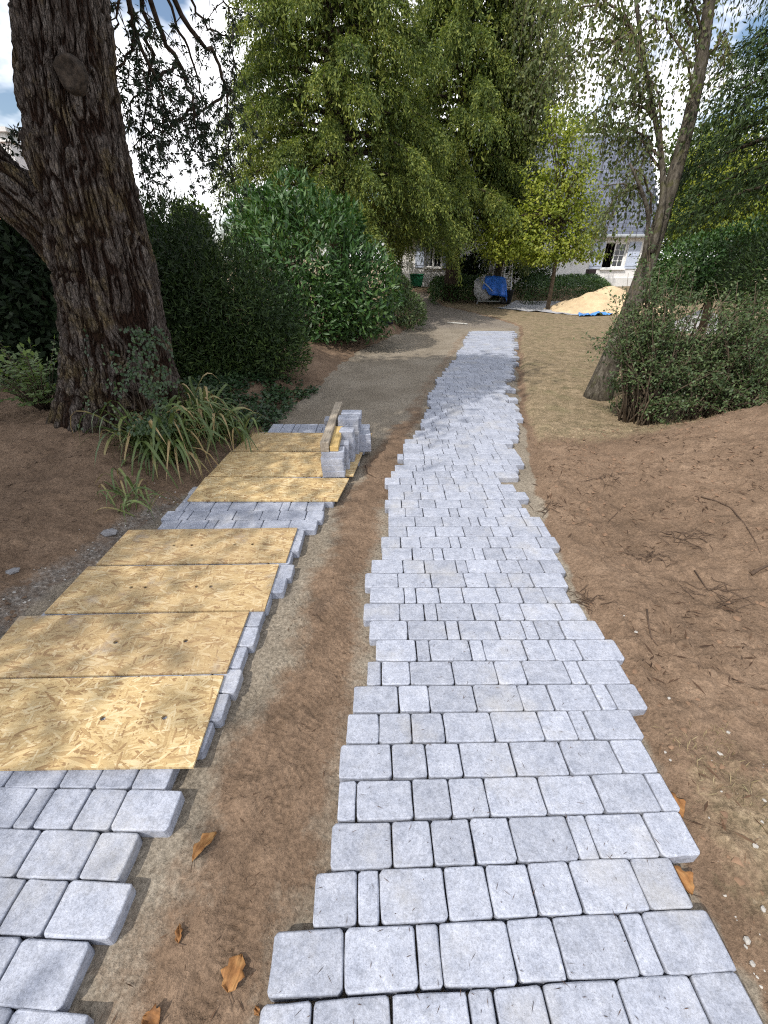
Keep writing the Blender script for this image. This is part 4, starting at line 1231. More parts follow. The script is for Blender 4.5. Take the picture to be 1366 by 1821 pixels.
# ------------------------------------------------------------------ trees far behind
rf = random.Random(23)
far_specs = [(-9.5, 24, 3.9, 'dark bushy tree beyond the roof with the pale chimney'), (-5.5, 27, 5.2, 'low bushy tree seen under the drooping conifer boughs'), (16.5, 26, 8.0, 'green tree at the gable end of the slate-roofed house'),
             (20, 20, 8.0, 'green tree behind the yellow-green hazel'), (13.5, 36, 9.5, 'pale green tree showing above the slate roof'), (-14, 15, 4.5, 'dense green tree at the back of the dark hedge')]
for i, (x, y, h, lab) in enumerate(far_specs):
    z0 = gz1(x, y)
    bl = []
    for k in range(7):
        a = rf.uniform(0, 6.28); bl.append(((math.cos(a) * h * .2, math.sin(a) * h * .2, h * rf.uniform(0.35, 0.8)), (h * .22, h * .22, h * .2), 1300))
    leafy_tree('garden_tree', lab, (x, y, z0), [(0, 0, -.2), (0.1, 0, h * .3), (0, 0.1, h * .55), (0.05, 0, h * .75)], 0.02 * h, bl, M['far'], 0.22, 80 + i, group='trees behind the house', gap=0.3)

# ------------------------------------------------------------------ shrubs on the left
def sh(px, py, Y): q = P(px, py, Y); return (q.x, q.y, q.z)
yY = 6.6
zb = gz1(-2.4, yY)
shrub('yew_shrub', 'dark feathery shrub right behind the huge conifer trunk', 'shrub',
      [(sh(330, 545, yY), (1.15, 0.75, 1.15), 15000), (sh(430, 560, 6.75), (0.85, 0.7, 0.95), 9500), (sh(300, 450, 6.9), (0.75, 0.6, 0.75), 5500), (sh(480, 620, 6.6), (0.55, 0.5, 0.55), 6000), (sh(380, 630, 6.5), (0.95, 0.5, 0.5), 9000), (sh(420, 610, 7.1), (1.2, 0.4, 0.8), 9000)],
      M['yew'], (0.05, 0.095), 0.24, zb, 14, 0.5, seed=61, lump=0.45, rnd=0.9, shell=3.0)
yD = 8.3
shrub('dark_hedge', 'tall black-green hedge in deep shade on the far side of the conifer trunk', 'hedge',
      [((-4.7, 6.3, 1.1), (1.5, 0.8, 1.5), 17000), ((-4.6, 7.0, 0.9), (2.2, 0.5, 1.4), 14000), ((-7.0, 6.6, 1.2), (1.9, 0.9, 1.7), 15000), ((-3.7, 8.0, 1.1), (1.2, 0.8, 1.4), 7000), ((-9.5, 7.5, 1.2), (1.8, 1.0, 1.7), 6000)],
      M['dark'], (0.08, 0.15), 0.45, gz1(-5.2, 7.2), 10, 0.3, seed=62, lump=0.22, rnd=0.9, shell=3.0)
# glossy laurel with separate large leaves
yL = 10.6
rL = np.random.default_rng(63)
lparts = [(sh(545, 488, yL), (1.5, 1.4, 1.45), 6500), (sh(475, 440, 10.9), (0.8, 1.0, 1.05), 2400), (sh(640, 525, 10.4), (0.85, 1.0, 0.95), 3000), (sh(560, 555, 10.3), (1.3, 1.0, 0.8), 3200), (sh(520, 350, 10.7), (0.5, 0.5, 0.4), 500), (sh(600, 395, 10.5), (0.5, 0.5, 0.4), 500)]
zl = gz1(-1.5, yL)
lroot = empty('laurel_shrub', (lparts[0][0][0], yL, zl)); tag(lroot, 'big rounded laurel bush with glossy green leaves at the sandy track', 'shrub')
LP, LD = [], []
for i, (c, rad, n) in enumerate(lparts):
    p, d = blob_points(n, c, rad, rL, 0.30, 2.6, 7.0, zl + 0.02, 90 + i)
    LP.append(p); LD.append(d)
LP, LD = np.concatenate(LP), np.concatenate(LD)
lorg = np.array((lparts[0][0][0], yL, zl))
lax = norm(LD * 0.8 + np.array((0, 0, 0.55)) + 0.75 * rL.normal(size=LP.shape))
depth = np.array([max(((p - np.array(c)) / np.array(r_)).dot((p - np.array(c)) / np.array(r_)) * -1 for c, r_, n in lparts) for p in LP])
front = LP[:, 1] + 0.6 * rL.random(len(LP)) - 0.25 * LP[:, 2]
order = np.argsort(front)
pick = order[:1500][::5][:300]
def big_leaf(name, mat, L=1.0, W=0.30, cup=0.06, arch=0.12):
    vs, fs = [], []
    prof = [(0, 0.02), (0.2, 0.7), (0.5, 1.0), (0.8, 0.62), (1.0, 0.0)]
    for t, w in prof:
        zz_ = -arch * t * t
        for sd_ in (-1, 0, 1): vs.append((sd_ * w * W / 2, t * L, zz_ + (cup * w if sd_ else 0)))
    for i in range(4):
        for k in range(2): fs.append((i * 3 + k, i * 3 + k + 1, i * 3 + 4 + k, i * 3 + 3 + k))
    me = bpy.data.meshes.new(name); me.from_pydata(vs, [], fs)
    for p in me.polygons: p.use_smooth = True
    me.materials.append(mat)
    return me
lme = big_leaf('leaf', M['laurel'])
for i in pick:
    o = bpy.data.objects.new('leaf', lme)
    ax = Vector(lax[i]); s = 0.12 + 0.06 * rL.random()
    o.location = LP[i] - lorg
    upv = Vector(LD[i]) + Vector((0, 0, 0.7))
    side = ax.cross(upv).normalized(); nr = side.cross(ax)
    from mathutils import Matrix
    o.rotation_euler = Matrix((side, ax, nr)).transposed().to_euler()
    o.scale = (s, s, s)
    link(o, lroot)
mk = np.ones(len(LP), bool); mk[pick] = False
Ln = 0.10 + 0.08 * rL.random(mk.sum())
foliage('foliage', LP[mk] - lorg, lax[mk], Ln, Ln * 0.34, M['laurel'], lroot, up=LD[mk] + np.array((0, 0, 0.7)), seed=6, fold=0.15, bend=0.08)
mb = MB(); rr = random.Random(3)
for k in range(12):
    a = rr.uniform(0, 6.28); q = rr.uniform(0.3, 1.2)
    mb.tube([(0.25 * math.cos(a), 0.25 * math.sin(a), -0.05), (q * .6 * math.cos(a), q * .6 * math.sin(a), 0.8), (q * math.cos(a), q * math.sin(a), 1.7)], [0.035, 0.025, 0.01], 6)
tag(mb.build('stems', M['stem'], lroot, True), kind='stuff')
# smaller bush after the laurel
sb = (0.35, 13.6)
shrub('small_bush', 'small light-flecked bush between the laurel and the green bin', 'shrub', [(sh(722, 560, 13.4), (0.55, 0.6, 0.62), 2600), (sh(705, 520, 13.7), (0.45, 0.5, 0.5), 1500)],
      M['shrub'], (0.07, 0.12), 0.4, gz1(0.6, 13.4), 6, 0.5, seed=64)
shrub('climbing_shrub', 'pale green climber trained up the corner of the white house', 'shrub', [(sh(704, 470, 23.5), (0.32, 0.3, 1.0), 1200), (sh(706, 440, 23.5), (0.3, 0.3, 0.5), 500)],
      M['birch'], (0.09, 0.16), 0.5, gz1(0.5, 23.5), 3, 0.1, seed=65)

# low plants: compound-leaved seedling left of the trunk
rS = np.random.default_rng(31)
sx0, sy0 = P(85, 735, 4.45).x, 4.45
sz0 = gz1(sx0, sy0)
seed_root = empty('young_ash_plant', (sx0, sy0, sz0)); tag(seed_root, 'young leafy plant with compound leaves at the left foot of the conifer', 'plant')
PP, AA = [], []; mb = MB()
for k in range(80):
    a = rS.uniform(0, 6.28); h = 0.08 + 0.60 * rS.random(); q = (0.12 + 0.30 * rS.random()) * (0.6 + h)
    st = np.array((0.03 * math.cos(a), 0.03 * math.sin(a), -0.03)); e = np.array((q * math.cos(a) * 1.35 - 0.06, q * math.sin(a), h))
    m = (st + e) / 2 + np.array((0, 0, 0.07))
    mb.tube([st, m, e], [0.005, 0.004, 0.002], 4)
    d = norm(e - m)
    for j in range(11):
        t = j / 10
        c = m * (1 - t) + e * t
        sd_ = norm(np.cross(d, (0, 0, 1)))
        ax = d if j == 10 else norm(d * 0.5 + sd_ * (1 if j % 2 else -1) + np.array((0, 0, -0.15)))
        PP.append(c); AA.append(ax + 0.2 * rS.normal(size=3))
tag(mb.build('stems', M['stem'], seed_root, True), kind='stuff')
foliage('foliage', np.array(PP), np.array(AA), 0.05 + 0.035 * rS.random(len(PP)), 0.034, M['rose'], seed_root, up=np.tile((0, 0, 1.0), (len(PP), 1)), seed=9)

# ivy ground cover along the bank
gp_, ga_ = [], []
rI = np.random.default_rng(33)
n = 9000
xx = rI.uniform(-2.75, -0.85, n); yy = rI.uniform(4.35, 6.6, n)
edge = itp(LEFT_BED, yy) - 0.02
k_ = (xx < edge + 0.05 * rI.normal(size=n)) & (fbm(xx * 4, yy * 4, seed=66) > 0.40) & (yy > 4.35 + 0.25 * (xx + 2.75))
xx, yy = xx[k_], yy[k_]
zz2 = gz(xx, yy) + 0.01 + 0.07 * rI.random(len(xx))
gp_ = np.stack([xx, yy, zz2], 1)
ga_ = norm(rI.normal(size=gp_.shape) * np.array((1, 1, 0.45)))
ic = foliage('ivy_ground_cover', gp_, ga_, 0.035 + 0.035 * rI.random(len(xx)), 0.04, M['ivy'], None, up=np.tile((0, -0.3, 1.0), (len(xx), 1)), seed=12)
tag(ic, 'mat of dark ivy leaves covering the soil below the feathery shrub', 'ground cover')

# strap-leaved clump: every leaf its own part
def strap_mesh(name, L, W, rise, arch, twist):
    vs, fs = [], []
    n = 8
    for i in range(n + 1):
        t = i / n
        y = L * (t * 0.55 + 0.25 * math.sin(t * 1.6)) * (1 - 0.25 * rise)
        z = L * (rise * math.sin(t * 2.1) * 0.75 - arch * t ** 2.6)
        w = W * (0.55 + 0.8 * t - 1.3 * t ** 3) if t < 1 else 0.0008
        w = max(w, 0.0008)
        for s_d in (-1, 0, 1):
            vs.append((s_d * w / 2 * math.cos(twist * t), y, z + (0.12 * w if s_d else 0) + s_d * w / 2 * math.sin(twist * t)))
    for i in range(n):
        for k in range(2): fs.append((i * 3 + k, i * 3 + k + 1, i * 3 + 4 + k, i * 3 + 3 + k))
    me = bpy.data.meshes.new(name); me.from_pydata(vs, [], fs)
    for p in me.polygons: p.use_smooth = True
    me.materials.append(M['strap'])
    return me
rc = random.Random(44)
straps = [strap_mesh('leaf', 1.0, 0.052 * rc.uniform(0.7, 1.2), rc.uniform(0.45, 1.0), rc.uniform(0.25, 0.75), rc.uniform(-0.8, 0.8)) for _ in range(14)]
def strap_clump(cx_, cy_, n, spread, lmin, lmax, label):
    z = gz1(cx_, cy_)
    root = empty('strap_leaf_clump', (cx_, cy_, z - 0.01)); tag(root, label, 'plant', 'strap-leaved plants')
    for k in range(n):
        o = bpy.data.objects.new('leaf', rc.choice(straps))
        a = rc.uniform(0, 6.28)
        q = spread * math.sqrt(rc.random())
        b = rc.uniform(0, 6.28)
        lx, ly = q * math.cos(b), q * math.sin(b)
        o.location = (lx, ly, gz1(cx_ + lx, cy_ + ly) - z)
        s = rc.uniform(lmin, lmax)
        o.scale = (s, s, s); o.rotation_euler = (rc.uniform(-0.25, 0.35), rc.uniform(-0.3, 0.3), a)
        link(o, root)
c1 = G(290, 800, 0.16); c2 = G(345, 770, 0.1); c3 = G(400, 778, 0.05)
strap_clump(c1.x, c1.y, 210, 0.20, 0.42, 0.85, 'large clump of arching strap leaves below the conifer, some yellowed')
strap_clump(c2.x + 0.02, c2.y + 0.02, 150, 0.26, 0.42, 0.78, 'middle clump of strap leaves between the largest clump and the boards')
strap_clump(c3.x - 0.02, c3.y + 0.1, 130, 0.26, 0.36, 0.68, 'short strap-leaved clump spilling onto the edge of the pale boards')
c4 = G(235, 905, 0.0); strap_clump(c4.x, c4.y, 30, 0.14, 0.28, 0.5, 'few limp strap leaves lying by the exposed pavers')

# ------------------------------------------------------------------ shrubs on the right
yq = 10.2
shrub('clipped_hedge', 'dark green leafy hedge behind the leaning birch trunk', 'hedge',
      [(sh(1255, 475, yq), (1.05, 0.9, 0.62), 6500), (sh(1360, 465, yq - .4), (1.3, 0.9, 0.75), 6500), (sh(1205, 500, yq + .2), (0.6, 0.7, 0.45), 2500), (sh(1470, 440, yq - 1.), (1.2, 0.9, 1.0), 4000)],
      M['laurel'], (0.06, 0.10), 0.45, gz1(7.2, yq) - 0.02, 8, 0.4, seed=67, lump=0.2, rnd=0.8)
shrub('dark_shrub', 'dark feathery shrub at the border beyond the brown heap', 'shrub',
      [(sh(1420, 520, 6.6), (0.95, 0.7, 0.85), 7500), (sh(1360, 480, 7.2), (0.6, 0.5, 0.5), 2500)], M['yew'], (0.05, 0.09), 0.25, gz1(6.0, 6.6), 8, 0.4, seed=68, lump=0.3)

# thin-stemmed shrub with leafy sprays: stems rise from three feet
def twiggy(name, label, feet, targets, mat, seed, leafL, nleaf, spread, base):
    r = np.random.default_rng(seed); rr = random.Random(seed)
    root = empty(name, base); tag(root, label, 'shrub', 'twiggy shrubs at the lawn edge')
    mb = MB(); PP, AA = [], []
    for (tgt, k) in targets:
        for j in range(int(k * 1.7)):
            ft = Vector(rr.choice(feet)) + Vector((rr.uniform(-.12, .12), rr.uniform(-.10, .10), 0))
            e = Vector(tgt) + Vector((rr.gauss(0, spread), rr.gauss(0, spread), rr.gauss(0, spread * .8)))
            m = ft.lerp(e, 0.5) + Vector((rr.uniform(-.08, .08), rr.uniform(-.08, .08), 0.10))
            ft -= Vector(base); e -= Vector(base); m -= Vector(base)
            mb.tube([ft - Vector((0, 0, .06)), ft.lerp(m, .55) + Vector((rr.uniform(-.03, .03), 0, 0.02)), m, m.lerp(e, .55), e], [0.011, 0.009, 0.006, 0.004, 0.002], 5)
            for q in range(rr.randint(5, 8)):
                t = rr.uniform(0.35, 1.0)
                st = m.lerp(e, (t - .35) / .65) if t > 0.35 else m
                d = Vector((rr.gauss(0, 1), rr.gauss(0, 1), rr.gauss(0.15, 0.6))).normalized()
                ln = rr.uniform(0.10, 0.26)
                en = st + d * ln
                mb.tube([st, st.lerp(en, .5) + Vector((0, 0, 0.015)), en], [0.003, 0.002, 0.001], 3, False)
                w = r.random(nleaf)
                p = np.array(st) + np.outer(w, np.array(d) * ln) + 0.022 * r.normal(size=(nleaf, 3))
                PP.append(p); AA.append(norm(np.array(d) * 0.6 + r.normal(size=(nleaf, 3)) * 0.8))
    tag(mb.build('stems', M['stem'], root, True), kind='stuff')
    p, a = np.concatenate(PP), np.concatenate(AA)
    foliage('foliage', p, a, leafL * (0.6 + 0.7 * r.random(len(p))), leafL * 0.5, mat, root, seed=seed, up=np.tile((0, -.4, 1.0), (len(p), 1)))
    return root
yT = 5.2
f1_ = [(3.1, 4.95, gz1(3.1, 4.95)), (3.25, 5.1, gz1(3.25, 5.1)), (3.0, 5.1, gz1(3.0, 5.1))]
twiggy('twiggy_shrub', 'twiggy green shrub hiding the foot of the leaning birch trunk', f1_,
       [(sh(1150, 540, yT), 9), (sh(1110, 560, yT), 6), (sh(1200, 560, yT), 8), (sh(1130, 610, yT - .1), 7), (sh(1180, 640, yT - .1), 7), (sh(1230, 620, yT), 6), (sh(1150, 500, yT + .1), 6), (sh(1180, 480, yT + .2), 4), (sh(1100, 620, yT), 4), (sh(1190, 700, yT - .3), 7), (sh(1150, 580, yT), 6), (sh(1215, 690, yT - .2), 6), (sh(1160, 680, yT - .2), 5), (sh(1240, 660, yT - .1), 6), (sh(1210, 520, yT + .1), 6)],
       M['shrub'], 91, 0.040, 15, 0.19, (3.15, 5.0, gz1(3.15, 5.0)))
f2_ = [(3.7, 5.0, gz1(3.7, 5.0)), (4.0, 5.05, gz1(4.0, 5.05)), (4.3, 5.15, gz1(4.3, 5.15))]
twiggy('twiggy_shrub', 'wide twiggy shrub with many bare stems behind the brown soil heap', f2_,
       [(sh(1260, 600, yT), 8), (sh(1310, 590, yT), 8), (sh(1360, 580, yT), 8), (sh(1250, 650, yT - .2), 5), (sh(1330, 640, yT - .1), 7), (sh(1370, 620, yT), 7), (sh(1290, 560, yT + .1), 5), (sh(1400, 560, yT), 8), (sh(1350, 540, yT + .1), 6), (sh(1420, 620, yT), 6), (sh(1280, 690, yT - .3), 6), (sh(1330, 680, yT - .3), 6), (sh(1375, 660, yT - .2), 6), (sh(1240, 580, yT), 6), (sh(1300, 620, yT - .1), 6)],
       M['shrub'], 92, 0.040, 14, 0.21, (4.0, 5.05, gz1(4.0, 5.05)))

# ------------------------------------------------------------------ low clipped cover in front of the house
def cover_bank(name, label, x0, x1, y0, y1, h, n, seed, base_px=None):
    r = np.random.default_rng(seed)
    u, v = r.random(n), r.random(n)
    x = x0 + (x1 - x0) * u; y = y0 + (y1 - y0) * v
    pr = np.clip(1 - np.abs(2 * u - 1) ** 6, 0, 1) * np.clip(1 - np.abs(2 * v - 1) ** 4, 0, 1)
    z = gz(x, y) + (h * pr ** 0.5 * (0.75 + 0.5 * fbm(x * 1.3, y * 1.3, seed=seed))) * (r.random(n) ** 0.22)
    c = np.array(((x0 + x1) / 2, (y0 + y1) / 2, gz1((x0 + x1) / 2, (y0 + y1) / 2)))
    root = empty(name, tuple(c)); tag(root, label, 'shrub', 'low shrubs before the house')
    p = np.stack([x, y, z], 1) - c
    ax = norm(r.normal(size=p.shape) + np.array((0, -0.3, 0.6)))
    foliage('foliage', p, ax, 0.08 + 0.06 * r.random(n), 0.045, M['cover'], root, up=np.tile((0, -0.5, 1.0), (n, 1)), seed=seed)
    mb = MB(); rr = random.Random(seed)
    for k in range(10):
        xx_, yy_ = rr.uniform(-.4, .4) * (x1 - x0), rr.uniform(-.3, .3) * (y1 - y0)
        zz_ = gz1(c[0] + xx_, c[1] + yy_) - c[2]
        mb.tube([(xx_, yy_, zz_ - .05), (xx_ + .05, yy_, zz_ + h * .4), (xx_ + rr.uniform(-.2, .2), yy_, zz_ + h * .65)], [0.02, 0.015, 0.008], 5)
    tag(mb.build('stems', M['stem'], root, True), kind='stuff')
cover_bank('low_cover_shrub', 'low spreading shrub between the blue-covered mixer and the sand pile', 6.1, 10.3, 20.6, 23.4, 0.85, 9000, 71)
cover_bank('low_cover_shrub', 'low spreading shrub between the green bin and the blue-covered mixer', 2.1, 5.0, 20.9, 23.2, 0.75, 6500, 72)
shrub('upright_bush', 'spiky upright bush standing behind the low cover near the ladder', 'shrub', [(sh(955, 478, 22.8), (0.75, 0.5, 0.55), 1600)], M['shrub'], (0.15, 0.28), 0.16, gz1(8, 22.8), 4, 1.0, seed=73)

shrub('terrace_bush', 'dark rounded bush against the white wall behind the cypress trunk', 'shrub', [(sh(822, 478, 24.2), (0.75, 0.4, 0.5), 1500), (sh(850, 470, 24.3), (0.5, 0.4, 0.6), 1000)], M['dark'], (0.12, 0.2), 0.4, gz1(5, 24.2), 4, 0.5, seed=74)
shrub('terrace_bush', 'leafy bush against the white wall behind the step ladder', 'shrub', [(sh(925, 470, 24.2), (0.7, 0.4, 0.6), 1500)], M['cover'], (0.12, 0.2), 0.4, gz1(8, 24.2), 4, 0.5, seed=75)
# ------------------------------------------------------------------ house
M['render_wall'] = plain('white_render', (0.74, 0.735, 0.73), 0.9, 0.05, 3, bump=0.15, bscale=120)
M['plinth'] = plain('pale_plinth', (0.62, 0.62, 0.61), 0.9, 0.08, 4)
M['shutter'] = plain('pale_blue_shutter', (0.47, 0.53, 0.66), 0.6, 0.06, 6)
M['win_white'] = plain('white_window_paint', (0.78, 0.78, 0.78), 0.45, 0.03, 8)
def glass_mat():
    k = N('window_glass'); co = k.n('TexCoord').outputs['Object']
    return k.done((0.022, 0.024, 0.03), 0.06, k.bump(k.noise(co, 1.5, 2), 0.05, 0.02), 0.6)
M['glass'] = glass_mat()
M['curtain'] = plain('net_curtain', (0.55, 0.55, 0.52), 0.9, 0.15, 12)
M['dark_room'] = plain('dark_interior', (0.02, 0.017, 0.018), 0.9)
def slate_mat():
    k = N('slate'); co = k.n('TexCoord').outputs['Object']
    rnd = k.n('NewGeometry').outputs['Random Per Island']
    f = k.math('ADD', k.math('MULTIPLY', rnd, 0.5), k.math('MULTIPLY', k.noise(co, 2, 4), 0.5))
    c = k.ramp(f, [(0.2, (0.075, 0.088, 0.125)), (0.8, (0.135, 0.15, 0.20))])
    return k.done(c, 0.5, None, 0.45)
M['slate'] = slate_mat()
M['zinc'] = plain('zinc_gutter', (0.38, 0.41, 0.43), 0.45, 0.1, 6, metal=0.3)

HY = 25.2
hb = 0.46
house = empty('white_house', (6.5, HY, hb)); tag(house, 'white house with steep blue-grey slate roof and pale shutters at the end of the drive', 'house')
HX0, HX1, HZ = -6.5, 7.0, 2.34
def hx(px): return P(px, 460, HY).x - 6.5
def hz_(py): return P(683, py, HY).z - hb
ops = []                                      # x0, x1, z0, z1, kind
wa = hx(1073), hx(1112)
ops.append((hx(756), hx(786), hz_(475), hz_(430), 'window'))
ops.append((hx(866), hx(897), 0.10, hz_(428), 'door'))
ops.append((wa[0], wa[1], hz_(477), hz_(431), 'open'))
mb = MB()
xs_ = sorted({HX0, HX1} | {o[0] for o in ops} | {o[1] for o in ops})
for a, b in zip(xs_[:-1], xs_[1:]):
    op = [o for o in ops if abs(o[0] - a) < 1e-6]
    if op:
        z0, z1 = op[0][2], op[0][3]
        mb.box((a, 0, -0.5), (b, 0.3, z0)); mb.box((a, 0, z1), (b, 0.3, HZ))
    else: mb.box((a, 0, -0.5), (b, 0.3, HZ))
mb.box((HX0, 0.3, -0.5), (HX0 + 0.3, 7.2, HZ)); mb.box((HX1 - 0.3, 0.3, -0.5), (HX1, 7.2, HZ)); mb.box((HX0 + .3, 6.9, -0.5), (HX1 - .3, 7.2, HZ))
mb.add([(HX1 - .02, 0, HZ), (HX1 - .02, 7.2, HZ), (HX1 - .02, 3.6, HZ + 4.3), (HX1 - .25, 0, HZ), (HX1 - .25, 7.2, HZ), (HX1 - .25, 3.6, HZ + 4.3)], [(0, 1, 2), (5, 4, 3), (0, 2, 5, 3), (1, 4, 5, 2), (0, 3, 4, 1)])
mb.build('wall', M['render_wall'], house)
mb = MB(); mb.box((HX0 - 0.02, -0.045, -0.5), (hx(864), -0.003, hz_(494))); mb.box((hx(899), -0.045, -0.5), (HX1 + 0.02, -0.003, hz_(494)))
mb.build('plinth', M['plinth'], house)
mb = MB(); mb.box((HX0 + .4, 1.2, -0.3), (HX1 - .4, 1.25, HZ - .05)); mb.build('dark_room_panel', M['dark_room'], house)  # near-black panel behind the openings, darkness of the room put into its colour
# roof of overlapping slate courses, two slopes
rise, run, nc = 4.45, 3.75, 26
roof = MB()
for sgn in (1, -1):
    for i in range(nc):
        t0, t1 = i / nc, (i + 1.25) / nc
        y0 = -0.28 + (run + 0.13) * t0; y1 = -0.28 + (run + 0.13) * min(t1, 1)
        z0 = HZ - 0.12 + rise * t0; z1 = HZ - 0.12 + rise * min(t1, 1)
        if sgn < 0: y0, y1 = 7.2 - y0, 7.2 - y1
        ncol = 44 if sgn > 0 else 6
        for k in range(ncol):
            w = (HX1 - HX0 + 0.3) / ncol
            xa = HX0 - 0.15 + (k + (0.5 if i % 2 else 0) - 0.25) * w; xb = xa + w - 0.008
            xa, xb = max(xa, HX0 - .15), min(xb, HX1 + .15)
            lift = 0.028
            roof.add([(xa, y0, z0 + lift), (xb, y0, z0 + lift), (xb, y1, z1), (xa, y1, z1), (xa, y0, z0), (xb, y0, z0)], [(0, 1, 2, 3), (0, 4, 5, 1)])
ro = roof.build('roof', M['slate'], house); tag(ro, kind='stuff')
mb = MB(); mb.tube([(HX0 - .16, 3.6, HZ + rise - .08), (HX1 + .16, 3.6, HZ + rise - .08)], 0.09, 8); mb.build('ridge', M['zinc'], ro)
mb = MB(); mb.tube([(HX0 - .15, -0.36, HZ - .12), (HX1 + .15, -0.36, HZ - .12)], 0.075, 8); mb.build('gutter', M['zinc'], house)
mb = MB(); mb.box((HX0 - .1, -0.30, HZ - 0.20), (HX1 + .1, 0.0 - 0.004, HZ - 0.15)); mb.build('soffit', M['plinth'], house)
# windows
def casement(parent, x0, x1, z0, z1, y, rows, cols, frame=0.05):
    mb = MB()
    mb.box((x0, y, z0), (x0 + frame, y + .05, z1)); mb.box((x1 - frame, y, z0), (x1, y + .05, z1))
    mb.box((x0 + frame, y, z0), (x1 - frame, y + .05, z0 + frame)); mb.box((x0 + frame, y, z1 - frame), (x1 - frame, y + .05, z1))
    gw, gh = (x1 - x0 - 2 * frame), (z1 - z0 - 2 * frame)
    for k in range(1, cols): q = x0 + frame + gw * k / cols; mb.box((q - .013, y + .006, z0 + frame), (q + .013, y + .044, z1 - frame))
    for k in range(1, rows): q = z0 + frame + gh * k / rows; mb.box((x0 + frame, y + .009, q - .013), (x1 - frame, y + .041, q + .013))
    f = mb.build('frame', M['win_white'], parent)
    for r_ in range(rows):
        for c_ in range(cols):
            m2 = MB(); m2.box((x0 + frame + gw * c_ / cols + .014, y + .022, z0 + frame + gh * r_ / rows + .014), (x0 + frame + gw * (c_ + 1) / cols - .014, y + .028, z0 + frame + gh * (r_ + 1) / rows - .014))
            m2.build('pane', M['glass'], parent)
for (x0, x1, z0, z1, kd) in ops:
    wnd = bpy.data.objects.new('door' if kd == 'door' else 'window', None); link(wnd, house)
    if kd == 'open':
        xm = x0 + (x1 - x0) * 0.46
        casement(wnd, xm, x1 - 0.03, z0 + 0.04, z1 - 0.03, 0.10, 4, 2)
        mb = MB(); mb.box((x0, .09, z0), (x0 + .03, .18, z1)); mb.box((x1 - .03, .09, z0), (x1, .18, z1)); mb.box((x0 + .03, .09, z1 - .03), (x1 - .03, .18, z1)); mb.box((x0 + .03, .09, z0), (x1 - .03, .18, z0 + .04))
        mb.build('surround', M['win_white'], wnd)
        mb = MB(); mb.box((xm + .05, .2, z0 + .05), (x1 - .05, .22, z0 + (z1 - z0) * .72)); mb.build('curtain', M['curtain'], wnd)
    else:
        xm = (x0 + x1) / 2
        casement(wnd, x0, xm - .004, z0, z1, 0.10, 4 if kd == 'door' else 3, 2); casement(wnd, xm + .004, x1, z0, z1, 0.10, 4 if kd == 'door' else 3, 2)
    mb = MB(); mb.box((x0 - .08, -0.10, z0 - .07), (x1 + .08, 0.09, z0 - .004)); mb.build('sill', M['win_white'], wnd)
    if kd != 'door':
        for sx in (-1, 1):
            sw = (x1 - x0) * 0.52
            a, b = (x0 - .05 - sw, x0 - .05) if sx < 0 else (x1 + .05, x1 + .05 + sw)
            mb = MB(); mb.box((a, -0.045, z0 - .02), (b, -0.012, z1 + .02))
            for q in (0.12, 0.5, 0.88): mb.box((a + .02, -0.062, z0 + (z1 - z0) * q - .04), (b - .02, -0.046, z0 + (z1 - z0) * q + .04))
            mb.build('shutter', M['shutter'], house)
# letter-box-like planter stand by the wall
mb = MB(); mb.box((-.3, -.12, 0), (.3, .12, 0.42)); 
bx = P(1047, 505, HY - 1.0)
pl = empty('garden_box', (bx.x, HY - 1.0, gz1(bx.x, HY - 1.0) - 0.03)); tag(pl, 'white pedestal with a dark box on top by the house wall', 'pedestal')
mb = MB(); mb.box((-.11, -.11, 0), (.11, .11, 0.62)); mb.build('pedestal', M['plinth'], pl)
mb = MB(); mb.box((-.21, -.17, 0.622), (.17, .17, 0.84)); mb.build('box', plain('dark_box', (0.03, 0.02, 0.02), 0.6), pl, bevel=0.01)

# neighbouring house: red tiled roof and chimney
def tile_mat():
    k = N('red_roof_tile'); rnd = k.n('NewGeometry').outputs['Random Per Island']
    return k.done(k.ramp(rnd, [(0.0, (0.32, 0.12, 0.085)), (0.5, (0.45, 0.19, 0.14)), (1.0, (0.52, 0.26, 0.20))]), 0.85)
nb_ = empty('neighbour_house', (-17.0, 17, 0)); tag(nb_, 'neighbouring house with red tiled roof and banded white chimney', 'house')
mb = MB(); mb.box((-4, 0.4, -0.3), (4, 7, 1.75)); mb.build('wall', M['render_wall'], nb_)
mb = MB(); tn, tm = 22, 40
for i in range(tn):
    for k in range(tm):
        y0, y1 = 3.9 * i / tn, 3.9 * (i + 1.15) / tn
        z0, z1 = 1.6 + 3.3 * i / tn, 1.6 + 3.3 * (i + 1.15) / tn
        w = 8.6 / tm; xa = -4.3 + k * w
        mb.add([(xa, y0, z0 + .05), (xa + w * .93, y0, z0 + .05), (xa + w * .93, y1, z1), (xa, y1, z1), (xa, y0, z0), (xa + w * .93, y0, z0)], [(0, 1, 2, 3), (0, 4, 5, 1)])
for k in range(1):
    mb.add([(-4.3, 3.9, 4.9), (4.3, 3.9, 4.9), (4.3, 7.6, 1.6), (-4.3, 7.6, 1.6)], [(0, 1, 2, 3)])
nr_ = mb.build('roof', tile_mat(), nb_); tag(nr_, kind='stuff')
cq = P(24, 290, 20.0)
chx = cq.x + 17.0
mb = MB(); mb.box((chx - .38, 2.6, 3.3), (chx + .38, 3.3, 5.25)); ch = mb.build('chimney', M['render_wall'], nr_)
mb = MB(); mb.box((chx - .45, 2.53, 5.25), (chx + .45, 3.37, 5.35)); mb.box((chx - .47, 2.5, 5.52), (chx + .47, 3.4, 5.65)); mb.box((chx - .33, 2.66, 5.35), (chx + .33, 3.24, 5.52)); mb.build('chimney_cap', M['plinth'], nr_)

